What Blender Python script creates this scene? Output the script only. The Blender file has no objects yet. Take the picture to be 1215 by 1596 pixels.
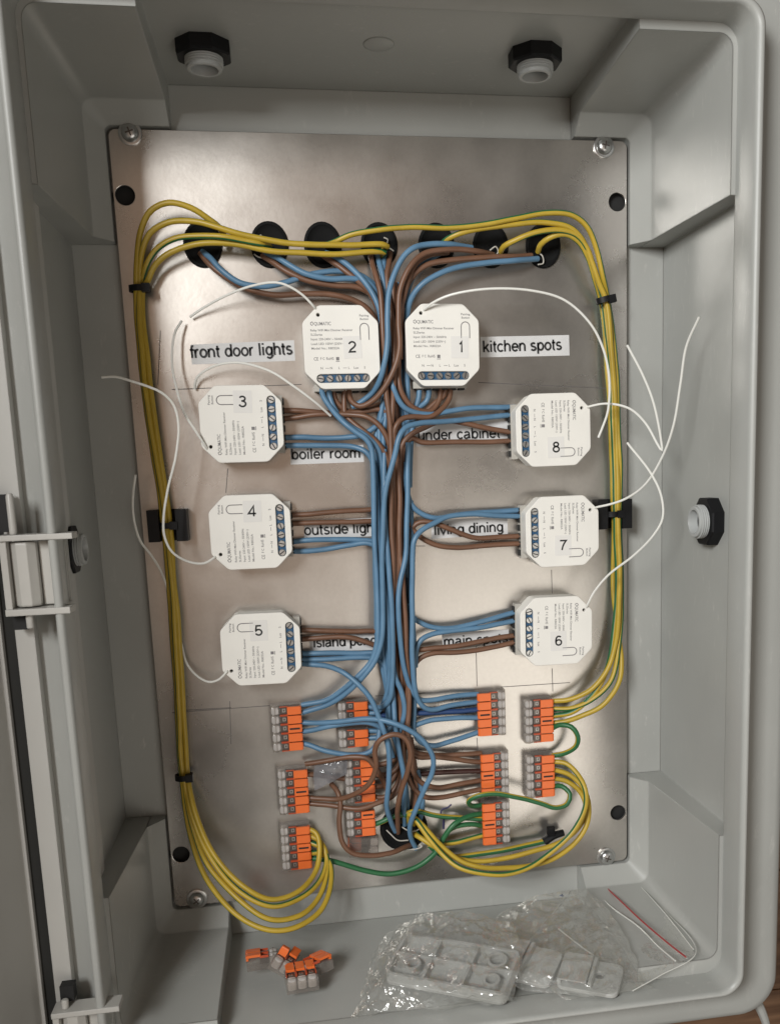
import bpy, bmesh, math, random
from mathutils import Vector, Matrix, noise as nz
random.seed(7)
S = 0.001                                   # everything below is written in millimetres
scene = bpy.context.scene

# ------------------------------------------------------------------ camera
CAMF, CX, CY = 1426.088, 696.151, 963.460   # focal length / principal point in photo pixels (1215 wide)
def rot(a, b, c):
    ca, sa, cb, sb, cc, sc = math.cos(a), math.sin(a), math.cos(b), math.sin(b), math.cos(c), math.sin(c)
    Rx = Matrix(((1,0,0),(0,ca,-sa),(0,sa,ca))); Rz = Matrix(((cb,-sb,0),(sb,cb,0),(0,0,1))); Ry = Matrix(((cc,0,sc),(0,1,0),(-sc,0,cc)))
    return Rz @ Rx @ Ry
CM = rot(-0.1651600, -0.1595509, 0.0327406)
CP = Vector((-60.4954, -566.1693, 40.7350))
cam = bpy.data.objects.new('camera', bpy.data.cameras.new('camera'))
scene.collection.objects.link(cam); scene.camera = cam
mw = Matrix.Identity(4)
for i in range(3):
    mw[i][0] = CM[i][0]; mw[i][1] = CM[i][2]; mw[i][2] = -CM[i][1]; mw[i][3] = CP[i] * S
cam.matrix_world = mw
cam.data.sensor_fit = 'HORIZONTAL'; cam.data.sensor_width = 36
cam.data.lens = CAMF / 1215 * 36
cam.data.shift_x = (607.5 - CX) / 1215
cam.data.shift_y = (CY - 798) / 1215
cam.data.clip_start = 0.01; cam.data.clip_end = 20

# ------------------------------------------------------------------ world, lamps, exposure
world = bpy.data.worlds.new('World'); scene.world = world; world.use_nodes = True
bg = world.node_tree.nodes['Background']
bg.inputs[0].default_value = (1.0, 0.90, 0.78, 1); bg.inputs[1].default_value = 0.035
def area(name, loc, target, size, power, col, sy=None):
    l = bpy.data.lights.new(name, 'AREA'); l.energy = power; l.color = col; l.size = size
    if sy: l.shape = 'RECTANGLE'; l.size_y = sy
    o = bpy.data.objects.new(name, l); scene.collection.objects.link(o)
    o.location = Vector(loc) * S
    d = (Vector(target) - Vector(loc)).normalized()
    o.rotation_euler = d.to_track_quat('-Z', 'Y').to_euler()
    return o
area('key_lamp', (-600, -1080, 400), (60, -60, -60), 0.34, 18.0, (0.975, 0.99, 0.985))
area('fill_lamp', (430, -1200, -450), (0, 0, -60), 0.7, 3.6, (1.0, 0.95, 0.87))  # added fill, placed so its glare lands low right on the plate
area('warm_fill_lamp', (-300, -1250, 180), (-40, 0, 0), 1.0, 1.5, (1.0, 0.70, 0.52))  # added warm fill that gives the steel plate its peach tint
scene.view_settings.view_transform = 'Standard'; scene.view_settings.look = 'None'
scene.view_settings.exposure = -0.14; scene.view_settings.gamma = 1

# ------------------------------------------------------------------ helpers
def at(px, py, h=0.0):
    "the point of the place h mm in front of the mounting plate that the photo shows at px, py"
    d = CM @ Vector(((px - CX) / CAMF, 1, -(py - CY) / CAMF))
    t = (-h - CP.y) / d.y
    return CP + d * t
def atx(px, py, X):
    d = CM @ Vector(((px - CX) / CAMF, 1, -(py - CY) / CAMF)); return CP + d * ((X - CP.x) / d.x)
def atz(px, py, Z):
    d = CM @ Vector(((px - CX) / CAMF, 1, -(py - CY) / CAMF)); return CP + d * ((Z - CP.z) / d.z)

def setp(o, label=None, cat=None, group=None, kind=None):
    if label: o['label'] = label
    if cat: o['category'] = cat
    if group: o['group'] = group
    if kind: o['kind'] = kind
    return o
def link(name, me, parent=None):
    o = bpy.data.objects.new(name, me); scene.collection.objects.link(o)
    if parent: o.parent = parent
    return o
def empty(name, loc=(0,0,0), R=None):
    o = bpy.data.objects.new(name, None); scene.collection.objects.link(o); o.empty_display_size = 0.01
    m = (R.to_4x4() if R else Matrix.Identity(4)).copy(); m.translation = Vector(loc) * S
    o.matrix_world = m
    return o
class MB:
    "collects mm geometry, writes one mesh in metres"
    def __init__(s): s.v = []; s.f = []; s.m = []; s.mi = 0
    def add(s, vs, fs, mi=None):
        b = len(s.v); s.v += [tuple(v) for v in vs]; s.f += [tuple(i + b for i in f) for f in fs]
        s.m += [s.mi if mi is None else mi] * len(fs)
    def box(s, c, d, mi=None, R=None):
        vs = []
        for z in (-1, 1):
            for x, y in ((-1,-1),(1,-1),(1,1),(-1,1)):
                p = Vector((x*d[0]/2, y*d[1]/2, z*d[2]/2)); p = R @ p if R else p
                vs.append(Vector(c) + p)
        s.add(vs, [(3,2,1,0),(4,5,6,7),(0,1,5,4),(1,2,6,5),(2,3,7,6),(3,0,4,7)], mi)
    def lathe(s, c, ax, prof, n=24, mi=None, start=0, flat=False, squash=1.0):
        ax = Vector(ax).normalized(); u = ax.orthogonal().normalized(); w = ax.cross(u)
        vs = []; fs = []
        for (r, t) in prof:
            for k in range(n):
                a = 2*math.pi*(k+start)/n
                vs.append(Vector(c) + ax*t + (u*math.cos(a) + w*math.sin(a)*squash)*r)
        for i in range(len(prof)-1):
            for k in range(n):
                k2 = (k+1) % n; fs.append((i*n+k, i*n+k2, (i+1)*n+k2, (i+1)*n+k))
        fs.append(tuple(range(n-1, -1, -1))); fs.append(tuple((len(prof)-1)*n+k for k in range(n)))
        s.add(vs, fs, mi)
    def prism(s, pts, a, b, mi=None, bev=0.0):
        "pts: (x,z) outline, from Y=-a to Y=-b (heights a<b over the plate); bev shrinks the front"
        n = len(pts); lv = [(a, 0.0), (b - bev, 0.0)] + ([(b - bev*0.3, bev*0.3), (b, bev)] if bev else [])
        if not bev: lv = [(a, 0), (b, 0)]
        cx = sum(p[0] for p in pts)/n; cz = sum(p[1] for p in pts)/n
        vs = []
        for h, off in lv:
            for x, z in pts:
                d = math.hypot(x-cx, z-cz); k = (d-off)/d if d else 1
                vs.append((cx+(x-cx)*k, -h, cz+(z-cz)*k))
        fs = [tuple(range(n)), tuple((len(lv)-1)*n + k for k in range(n-1, -1, -1))]
        for i in range(len(lv)-1):
            for k in range(n):
                k2 = (k+1) % n; fs.append((i*n+k2, i*n+k, (i+1)*n+k, (i+1)*n+k2))
        s.add(vs, fs, mi)
    def mesh(s, name, mats, smooth=True, angle=35):
        me = bpy.data.meshes.new(name); me.from_pydata([(x*S, y*S, z*S) for x, y, z in s.v], [], s.f)
        for m in (mats if isinstance(mats, (list, tuple)) else [mats]): me.materials.append(m)
        me.polygons.foreach_set('material_index', s.m)
        bm = bmesh.new(); bm.from_mesh(me); bmesh.ops.recalc_face_normals(bm, faces=bm.faces); bm.to_mesh(me); bm.free()
        if smooth:
            me.shade_smooth(); me.set_sharp_from_angle(angle=math.radians(angle))
        return me
    def obj(s, name, mats, parent=None, smooth=True, angle=35):
        return link(name, s.mesh(name, mats, smooth, angle), parent)

def rrect(hx, hz, r, n=6, cx=0, cz=0):
    out = []
    for sx, sz, a0 in ((1,1,0),(-1,1,90),(-1,-1,180),(1,-1,270)):
        for k in range(n+1):
            a = math.radians(a0 + 90*k/n)
            out.append((cx + sx*(hx-r) + r*math.cos(a), cz + sz*(hz-r) + r*math.sin(a)))
    return out
def circ(cx, cz, r, n=28, rz=None):
    return [(cx + r*math.cos(2*math.pi*k/n), cz + (rz or r)*math.sin(2*math.pi*k/n)) for k in range(n)]
def sheet(name, outer, holes, h0, h1, mat, parent=None, bevel=0.0):
    "outline with holes between heights h0 and h1, through a filled curve turned into mesh"
    cu = bpy.data.curves.new(name, 'CURVE'); cu.dimensions = '2D'; cu.fill_mode = 'BOTH'
    cu.extrude = max(((h1-h0)/2 - bevel), 0.001) * S; cu.bevel_depth = bevel*S; cu.bevel_resolution = 1
    for loop in [outer] + holes:
        sp = cu.splines.new('POLY'); sp.points.add(len(loop)-1); sp.use_cyclic_u = True
        for i, (x, z) in enumerate(loop): sp.points[i].co = (x*S, z*S, 0, 1)
    o = bpy.data.objects.new(name, cu); me = bpy.data.meshes.new_from_object(o)
    bpy.data.objects.remove(o); bpy.data.curves.remove(cu)
    hm = (h0+h1)/2*S
    for v in me.vertices:
        x, y, z = v.co; v.co = (x, -hm - z, y)
    me.name = name; me.materials.clear(); me.materials.append(mat)
    me.flip_normals() if False else None
    bm = bmesh.new(); bm.from_mesh(me); bmesh.ops.remove_doubles(bm, verts=bm.verts, dist=1e-6); bmesh.ops.recalc_face_normals(bm, faces=bm.faces); bm.to_mesh(me); bm.free()
    me.shade_smooth()
    for p in me.polygons:
        if abs(p.normal.y) > .98: p.use_smooth = False
    me.set_sharp_from_angle(angle=math.radians(20))
    return link(name, me, parent)
def text_mesh(items, mat, name, parent=None, h=0.0, bold=0.0):
    "items: (string, x, z, height, width or None, angle); flat print at height h"
    V = []; F = []
    for (s, x, z, size, width, ang) in items:
        cu = bpy.data.curves.new('t', 'FONT'); cu.body = s; cu.size = 1.0; cu.align_x = 'LEFT'; cu.offset = bold; cu.resolution_u = 3
        o = bpy.data.objects.new('t', cu); me = bpy.data.meshes.new_from_object(o)
        xs = [v.co.x for v in me.vertices]
        if not xs: continue
        w = max(xs) - min(xs); kx = (width / w) if width else size; x0 = min(xs)
        b = len(V); ca, sa = math.cos(ang), math.sin(ang)
        for v in me.vertices:
            lx = (v.co.x - x0)*kx; lz = v.co.y*size
            V.append(((x + lx*ca - lz*sa)*S, -h*S, (z + lx*sa + lz*ca)*S))
        for p in me.polygons: F.append(tuple(i+b for i in p.vertices))
        bpy.data.objects.remove(o); bpy.data.curves.remove(cu); bpy.data.meshes.remove(me)
    me = bpy.data.meshes.new(name); me.from_pydata(V, [], F); me.materials.append(mat)
    return link(name, me, parent)

def _a(cx, cy, rx, ry, a0, a1, n=12):
    return [(cx + rx*math.cos(math.radians(a0+(a1-a0)*k/n)), cy + ry*math.sin(math.radians(a0+(a1-a0)*k/n))) for k in range(n+1)]
_bowl = _a(.27, .255, .185, .225, 0, 360, 22)
GLYPH = {
 'o': (.54, [_a(.27, .255, .2, .225, 0, 360, 22)]),
 'n': (.54, [[(.08,0),(.08,.5)], [(.08,.3)] + _a(.26,.30,.175,.18,165,0) + [(.435,0)]]),
 'h': (.54, [[(.08,0),(.08,.73)], [(.08,.3)] + _a(.26,.30,.175,.18,165,0) + [(.435,0)]]),
 'm': (.82, [[(.08,0),(.08,.5)], [(.08,.32)] + _a(.235,.32,.15,.16,165,0) + [(.385,0)], [(.385,.32)] + _a(.545,.32,.155,.16,165,0) + [(.70,0)]]),
 'u': (.54, [[(.44,0),(.44,.5)], [(.44,.2)] + _a(.26,.20,.175,.18,-15,-180) + [(.085,.5)]]),
 'r': (.34, [[(.08,0),(.08,.5)], [(.08,.27)] + _a(.25,.28,.165,.195,165,75)]),
 'i': (.23, [[(.11,0),(.11,.5)], [(.11,.62),(.11,.72)]]),
 'l': (.23, [[(.11,0),(.11,.73)]]),
 't': (.29, [[(.13,.66),(.13,.13)] + _a(.22,.12,.09,.10,180,280,6), [(.02,.47),(.27,.47)]]),
 'f': (.28, [[(.13,0),(.13,.57)] + _a(.24,.58,.11,.115,180,75,6), [(.02,.47),(.27,.47)]]),
 'd': (.55, [_bowl, [(.465,0),(.465,.73)]]),
 'b': (.55, [[(x+.02,y) for x,y in _bowl], [(.095,0),(.095,.73)]]),
 'p': (.55, [[(x+.02,y) for x,y in _bowl], [(.095,-.2),(.095,.5)]]),
 'g': (.55, [_bowl, [(.46,.5),(.46,-.02)] + _a(.28,-.02,.18,.15,0,-150,9)]),
 'a': (.54, [_a(.25,.34,.165,.14,155,20,8) + [(.42,.1),(.46,.02)], [(.41,.29),(.22,.26)] + _a(.19,.14,.13,.11,90,300,9) + [(.41,.14)]]),
 'c': (.50, [_a(.27,.255,.2,.225,42,318,18)]),
 'e': (.54, [[(.07,.265),(.465,.265)] + _a(.27,.255,.2,.225,0,320,20)]),
 's': (.48, [_a(.24,.365,.15,.115,35,180,8) + [(.13,.29),(.24,.26),(.36,.22)] + _a(.24,.14,.165,.11,20,-155,9)]),
 'k': (.50, [[(.09,0),(.09,.73)], [(.43,.5),(.10,.19)], [(.22,.31),(.45,0)]]),
 'v': (.48, [[(.03,.5),(.24,.03),(.45,.5)]]),
 '1': (.50, [[(.10,.55),(.2,.57),(.29,.70),(.29,0)]]),
 '2': (.56, [_a(.27,.51,.19,.175,170,-25,12) + [(.36,.33),(.15,.17),(.08,.04),(.47,.04)]]),
 '3': (.56, [_a(.26,.535,.165,.145,160,-80,12) + [(.2,.385)], _a(.26,.2,.195,.175,85,-165,14)]),
 '4': (.56, [[(.36,0),(.36,.69),(.04,.19),(.5,.19)]]),
 '5': (.56, [[(.44,.68),(.14,.68),(.10,.36)] + _a(.265,.225,.195,.195,145,-160,14)]),
 '6': (.56, [_a(.28,.55,.17,.13,25,110,6) + [(.13,.58),(.085,.42),(.08,.25)], _a(.275,.225,.19,.195,0,360,20)]),
 '7': (.56, [[(.06,.68),(.48,.68),(.33,.45),(.24,.22),(.2,0)]]),
 '8': (.56, [_a(.28,.535,.155,.14,0,360,18), _a(.28,.2,.195,.18,0,360,20)]),
 ' ': (.28, [])}
def stroke_text(s, x, z, size, width, ang, mat_, name, parent, h, sw=.118):
    tot = sum(GLYPH[c][0] for c in s) - .12
    kx = width/tot if width else size; ca, sa = math.cos(ang), math.sin(ang); V = []; F = []; pen = -.06
    for c in s:
        adv, strokes = GLYPH[c]
        for st in strokes:
            P = [Vector(((pen+a)*kx, b*size)) for a, b in st]; b0 = len(V); w = sw*size/2
            closed = (P[0]-P[-1]).length < 1e-4
            for i, q in enumerate(P):
                a = P[i-1] if i else (P[-2] if closed else None); b = P[i+1] if i < len(P)-1 else (P[1] if closed else None)
                d1 = (q-a).normalized() if a is not None else None; d2 = (b-q).normalized() if b is not None else None
                d = ((d1 or d2) + (d2 or d1)).normalized() if (d1 or d2) else Vector((1,0))
                nrm = Vector((-d.y, d.x)); k = 1/max(.45, nrm.dot(Vector((-(d1 or d2).y, (d1 or d2).x))))
                for sg in (1, -1):
                    r = q + nrm*w*k*sg; V.append(((x+r.x*ca-r.y*sa)*S, -h*S, (z+r.x*sa+r.y*ca)*S))
            F += [(b0+2*i, b0+2*i+1, b0+2*i+3, b0+2*i+2) for i in range(len(P)-1)]
        pen += adv
    me = bpy.data.meshes.new(name); me.from_pydata(V, [], F); me.materials.append(mat_)
    return link(name, me, parent)

def spline(P, step=2.2):
    P = [Vector(p) for p in P]; Q = [P[0]*2-P[1]] + P + [P[-1]*2-P[-2]]; out = []
    for i in range(1, len(Q)-2):
        p0, p1, p2, p3 = Q[i-1:i+3]
        d0 = max((p1-p0).length, 1e-3)**.5; d1 = max((p2-p1).length, 1e-3)**.5; d2 = max((p3-p2).length, 1e-3)**.5
        m1 = (p2-p1) + ((p1-p0)/d0 - (p2-p0)/(d0+d1))*d1
        m2 = (p2-p1) + ((p3-p2)/d2 - (p3-p1)/(d1+d2))*d1
        n = max(2, int((p2-p1).length/step))
        for k in range(n):
            t = k/n; t2 = t*t; t3 = t2*t
            out.append(p1*(2*t3-3*t2+1) + m1*(t3-2*t2+t) + p2*(3*t2-2*t3) + m2*(t3-t2))
    out.append(P[-1]); return out
def tube(mb, path, r, n=10, mi=None, stripe=None, tw=0.0, ph=0.0, taper=None):
    "sweeps a round section along a path; stripe=(i,j): material of main and stripe faces"
    b = len(mb.v); N = len(path)
    t = (path[1]-path[0]).normalized(); u = t.orthogonal().normalized()
    up = Vector((0,-1,0)); u = (up - t*up.dot(t)); u = u.normalized() if u.length > .1 else t.orthogonal().normalized()
    dist = 0
    for i in range(N):
        tn = (path[min(i+1, N-1)] - path[max(i-1, 0)]).normalized()
        ax = t.cross(tn)
        if ax.length > 1e-6: u = Matrix.Rotation(t.angle(tn), 3, ax.normalized()) @ u
        t = tn; u = (u - t*u.dot(t)).normalized()
        if stripe:
            q_ = up - t*up.dot(t)
            if q_.length > .3: u = u.lerp(q_.normalized(), .5 if i else 1).normalized()
        w = t.cross(u)
        if i: dist += (path[i]-path[i-1]).length
        rr = r*(taper(i/(N-1)) if taper else 1)
        for k in range(n):
            a = 2*math.pi*k/n + ph + tw*dist
            mb.v.append(tuple(path[i] + (u*math.cos(a)+w*math.sin(a))*rr))
    for i in range(N-1):
        for k in range(n):
            k2 = (k+1) % n
            mb.f.append((b+i*n+k, b+i*n+k2, b+(i+1)*n+k2, b+(i+1)*n+k))
            if stripe: mb.m.append(stripe[1] if k < stripe[2] else stripe[0])
            else: mb.m.append(mb.mi if mi is None else mi)
    mb.f.append(tuple(b+k for k in range(n-1,-1,-1))); mb.f.append(tuple(b+(N-1)*n+k for k in range(n)))
    mb.m += [0 if stripe else (mb.mi if mi is None else mi)]*2

# ------------------------------------------------------------------ materials
def mat(name, col, rough=0.5, metal=0.0, spec=0.5, noise=None, bump=None, bevel=0.0, **kw):
    m = bpy.data.materials.new(name); m.use_nodes = True; nt = m.node_tree; N = nt.nodes; L = nt.links
    b = N['Principled BSDF']; b.inputs['Base Color'].default_value = (*col, 1); b.inputs['Roughness'].default_value = rough
    b.inputs['Metallic'].default_value = metal; b.inputs['Specular IOR Level'].default_value = spec
    tc = N.new('ShaderNodeTexCoord')
    for k, v in kw.items(): b.inputs[k.replace('_', ' ')].default_value = v
    if noise:                                # (scale, amount, detail)
        n = N.new('ShaderNodeTexNoise'); n.inputs['Scale'].default_value = noise[0]; n.inputs['Detail'].default_value = noise[2]
        L.new(tc.outputs['Object'], n.inputs['Vector'])
        r = N.new('ShaderNodeMapRange'); r.inputs[1].default_value = .3; r.inputs[2].default_value = .7
        r.inputs[3].default_value = 1-noise[1]; r.inputs[4].default_value = 1+noise[1]
        L.new(n.outputs['Fac'], r.inputs[0])
        mx = N.new('ShaderNodeVectorMath'); mx.operation = 'SCALE'; mx.inputs[0].default_value = col
        L.new(r.outputs[0], mx.inputs['Scale']); L.new(mx.outputs[0], b.inputs['Base Color'])
        r2 = N.new('ShaderNodeMapRange'); r2.inputs[3].default_value = max(rough-.1, .05); r2.inputs[4].default_value = min(rough+.12, 1)
        L.new(n.outputs['Fac'], r2.inputs[0]); L.new(r2.outputs[0], b.inputs['Roughness'])
    last = None
    if bevel:
        bv = N.new('ShaderNodeBevel'); bv.samples = 4; bv.inputs['Radius'].default_value = bevel*S; last = bv.outputs[0]
    if bump:                                 # (scale, strength)
        n = N.new('ShaderNodeTexNoise'); n.inputs['Scale'].default_value = bump[0]; n.inputs['Detail'].default_value = 4
        L.new(tc.outputs['Object'], n.inputs['Vector'])
        bp = N.new('ShaderNodeBump'); bp.inputs['Strength'].default_value = bump[1]; bp.inputs['Distance'].default_value = 0.0005
        L.new(n.outputs['Fac'], bp.inputs['Height'])
        if last: L.new(last, bp.inputs['Normal'])
        last = bp.outputs[0]
    if last: L.new(last, b.inputs['Normal'])
    return m
def clear(name, tint, body, gloss=0.08, bumpy=None, bodymix=0.3):
    m = bpy.data.materials.new(name); m.use_nodes = True; nt = m.node_tree; N = nt.nodes; L = nt.links
    b = N['Principled BSDF']; b.inputs['Base Color'].default_value = (*body, 1); b.inputs['Roughness'].default_value = gloss
    b.inputs['Specular IOR Level'].default_value = 0.8
    tr = N.new('ShaderNodeBsdfTransparent'); tr.inputs[0].default_value = (*tint, 1)
    mx = N.new('ShaderNodeMixShader'); out = N['Material Output']
    lw = N.new('ShaderNodeLayerWeight'); lw.inputs[0].default_value = 0.35
    r = N.new('ShaderNodeMapRange'); r.inputs[3].default_value = bodymix; r.inputs[4].default_value = min(1, bodymix+.5)
    L.new(lw.outputs['Facing'], r.inputs[0]); L.new(r.outputs[0], mx.inputs[0])
    L.new(tr.outputs[0], mx.inputs[1]); L.new(b.outputs[0], mx.inputs[2]); L.new(mx.outputs[0], out.inputs[0])
    if bumpy:
        tc = N.new('ShaderNodeTexCoord'); n = N.new('ShaderNodeTexNoise'); n.inputs['Scale'].default_value = bumpy[0]; n.inputs['Detail'].default_value = 3
        n.inputs['Distortion'].default_value = 1.2
        L.new(tc.outputs['Object'], n.inputs['Vector'])
        bp = N.new('ShaderNodeBump'); bp.inputs['Strength'].default_value = bumpy[1]; bp.inputs['Distance'].default_value = 0.002
        L.new(n.outputs['Fac'], bp.inputs['Height']); L.new(bp.outputs[0], b.inputs['Normal']); L.new(bp.outputs[0], lw.inputs['Normal'])
    return m

M_abs   = mat('grey_abs', (0.395, 0.398, 0.375), 0.36, noise=(14, .05, 6), bump=(900, .05), bevel=1.3)
def wear(m, s1=55, amount=.16, thr=.60):
    nt = m.node_tree; N = nt.nodes; L = nt.links; b = N['Principled BSDF']
    src = b.inputs['Base Color'].links[0].from_socket
    tc = N.new('ShaderNodeTexCoord'); mp = N.new('ShaderNodeMapping'); mp.inputs['Scale'].default_value = (1, 1.5, .35); mp.inputs['Rotation'].default_value = (.3, .2, .4)
    L.new(tc.outputs['Object'], mp.inputs[0])
    n = N.new('ShaderNodeTexNoise'); n.inputs['Scale'].default_value = s1*4; n.inputs['Detail'].default_value = 6; n.inputs['Roughness'].default_value = .7; L.new(mp.outputs[0], n.inputs[0])
    r = N.new('ShaderNodeMapRange'); r.inputs[1].default_value = thr; r.inputs[2].default_value = thr+.12; r.inputs[3].default_value = 0; r.inputs[4].default_value = amount; L.new(n.outputs['Fac'], r.inputs[0])
    n2 = N.new('ShaderNodeTexNoise'); n2.inputs['Scale'].default_value = 22; n2.inputs['Detail'].default_value = 5; L.new(tc.outputs['Object'], n2.inputs[0])
    r2 = N.new('ShaderNodeMapRange'); r2.inputs[1].default_value = .45; r2.inputs[2].default_value = .7; L.new(n2.outputs['Fac'], r2.inputs[0])
    mu = N.new('ShaderNodeMath'); mu.operation = 'MULTIPLY'; L.new(r.outputs[0], mu.inputs[0]); L.new(r2.outputs[0], mu.inputs[1])
    mx = N.new('ShaderNodeMixRGB'); mx.inputs[2].default_value = (.62,.61,.57,1); L.new(mu.outputs[0], mx.inputs[0]); L.new(src, mx.inputs[1]); L.new(mx.outputs[0], b.inputs['Base Color'])
wear(M_abs, amount=.5, thr=.57)
M_door  = mat('door_abs', (0.50, 0.49, 0.46), 0.5, noise=(12, .05, 5), bump=(900, .05), bevel=1.0)
M_hinge = mat('hinge_plastic', (0.50, 0.485, 0.45), 0.35, noise=(30, .05, 4), bevel=.8)
M_rubber= mat('rubber_seal', (0.02, 0.02, 0.018), 0.8)
M_black = mat('black_nylon', (0.005, 0.005, 0.006), 0.5, spec=.3)
M_grom  = mat('grommet_rubber', (0.004, 0.004, 0.004), 0.75, spec=.2)
M_gland = mat('gland_grey', (0.42, 0.43, 0.42), 0.4)
M_white = mat('module_white', (0.80, 0.775, 0.72), 0.5, noise=(60, .02, 3), bump=(1500, .04), bevel=.5)
M_base  = mat('module_base', (0.42, 0.40, 0.36), 0.45)
M_ink   = mat('grey_ink', (0.20, 0.19, 0.19), 0.7)
M_blackink = mat('black_ink', (0.012, 0.012, 0.012), 0.6)
M_tblue = mat('terminal_blue', (0.015, 0.075, 0.16), 0.45)
M_steel = mat('screw_steel', (0.50, 0.50, 0.49), 0.33, metal=1)
M_dark  = mat('recess_shade', (0.01, 0.01, 0.01), 0.7)  # black colour stands in for the shade inside holes and slots
M_sticker = mat('sticker_paper', (0.735, 0.715, 0.68), 0.6)
M_tag   = mat('tag_paper', (0.62, 0.615, 0.61), 0.5, noise=(80, .04, 3))
M_ant   = mat('antenna_white', (0.78, 0.77, 0.72), 0.4)
M_antg  = mat('antenna_grey', (0.50, 0.47, 0.42), 0.4)
M_blue  = mat('wire_blue', (0.10, 0.205, 0.32), 0.42, noise=(90, .10, 3))
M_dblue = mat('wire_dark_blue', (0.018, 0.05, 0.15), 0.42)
M_brown = mat('wire_brown', (0.16, 0.078, 0.045), 0.42, noise=(90, .10, 3))
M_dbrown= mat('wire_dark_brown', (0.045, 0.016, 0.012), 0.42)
M_yel   = mat('wire_yellow', (0.46, 0.315, 0.03), 0.42, noise=(90, .08, 3))
M_grn   = mat('wire_green', (0.022, 0.125, 0.045), 0.42)
M_orange= mat('lever_orange', (0.78, 0.155, 0.03), 0.38, bevel=.25)
M_ored  = mat('lever_arm_red', (0.50, 0.075, 0.025), 0.4)
M_clamp = mat('clamp_metal', (0.12, 0.10, 0.088), 0.35, metal=.6)
M_spring = mat('spring_metal', (.42,.40,.37), .4, metal=.7)
M_clear = clear('connector_clear', (.80,.77,.74), (.42,.39,.36), .08, None, .20)
M_bulb  = clear('connector_bulb', (.86,.83,.80), (.72,.68,.65), .16, None, .5)
def filmmat(name, scale, strength, base, haze):
    m = bpy.data.materials.new(name); m.use_nodes = True; nt = m.node_tree; N = nt.nodes; L = nt.links
    N.remove(N['Principled BSDF']); out = N['Material Output']
    tr = N.new('ShaderNodeBsdfTransparent'); tr.inputs[0].default_value = (.965,.965,.955,1)
    gl = N.new('ShaderNodeBsdfGlossy'); gl.inputs['Roughness'].default_value = .13; gl.inputs[0].default_value = (1,1,.98,1)
    df = N.new('ShaderNodeBsdfDiffuse'); df.inputs[0].default_value = (.75,.75,.72,1)
    tc = N.new('ShaderNodeTexCoord'); n = N.new('ShaderNodeTexNoise'); n.inputs['Scale'].default_value = scale; n.inputs['Detail'].default_value = 4; n.inputs['Distortion'].default_value = 1.6
    L.new(tc.outputs['Object'], n.inputs['Vector'])
    bp = N.new('ShaderNodeBump'); bp.inputs['Strength'].default_value = strength; bp.inputs['Distance'].default_value = .003; L.new(n.outputs['Fac'], bp.inputs['Height'])
    lw = N.new('ShaderNodeLayerWeight'); lw.inputs[0].default_value = .3; L.new(bp.outputs[0], lw.inputs['Normal']); L.new(bp.outputs[0], gl.inputs['Normal'])
    r = N.new('ShaderNodeMapRange'); r.inputs[3].default_value = base; r.inputs[4].default_value = .6; L.new(lw.outputs['Facing'], r.inputs[0])
    m1 = N.new('ShaderNodeMixShader'); m1.inputs[0].default_value = haze; L.new(tr.outputs[0], m1.inputs[1]); L.new(df.outputs[0], m1.inputs[2])
    m2 = N.new('ShaderNodeMixShader'); L.new(r.outputs[0], m2.inputs[0]); L.new(m1.outputs[0], m2.inputs[1]); L.new(gl.outputs[0], m2.inputs[2])
    L.new(m2.outputs[0], out.inputs[0]); return m
M_film  = filmmat('bag_film', 38, .5, .07, .22)
M_film2 = filmmat('bag_film_tight', 60, .8, .09, .13)
M_red   = mat('zip_red', (0.38, 0.05, 0.05), 0.4)
M_zip   = mat('zip_clear_ridge', (0.62, 0.62, 0.58), 0.25)
M_brk   = mat('bracket_grey', (0.43, 0.43, 0.41), 0.45, bevel=.7)
M_pencil= mat('pencil_line', (0.11, 0.10, 0.095), 0.6)
M_purple= mat('marker_purple', (0.03, 0.025, 0.09), 0.6)

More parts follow.
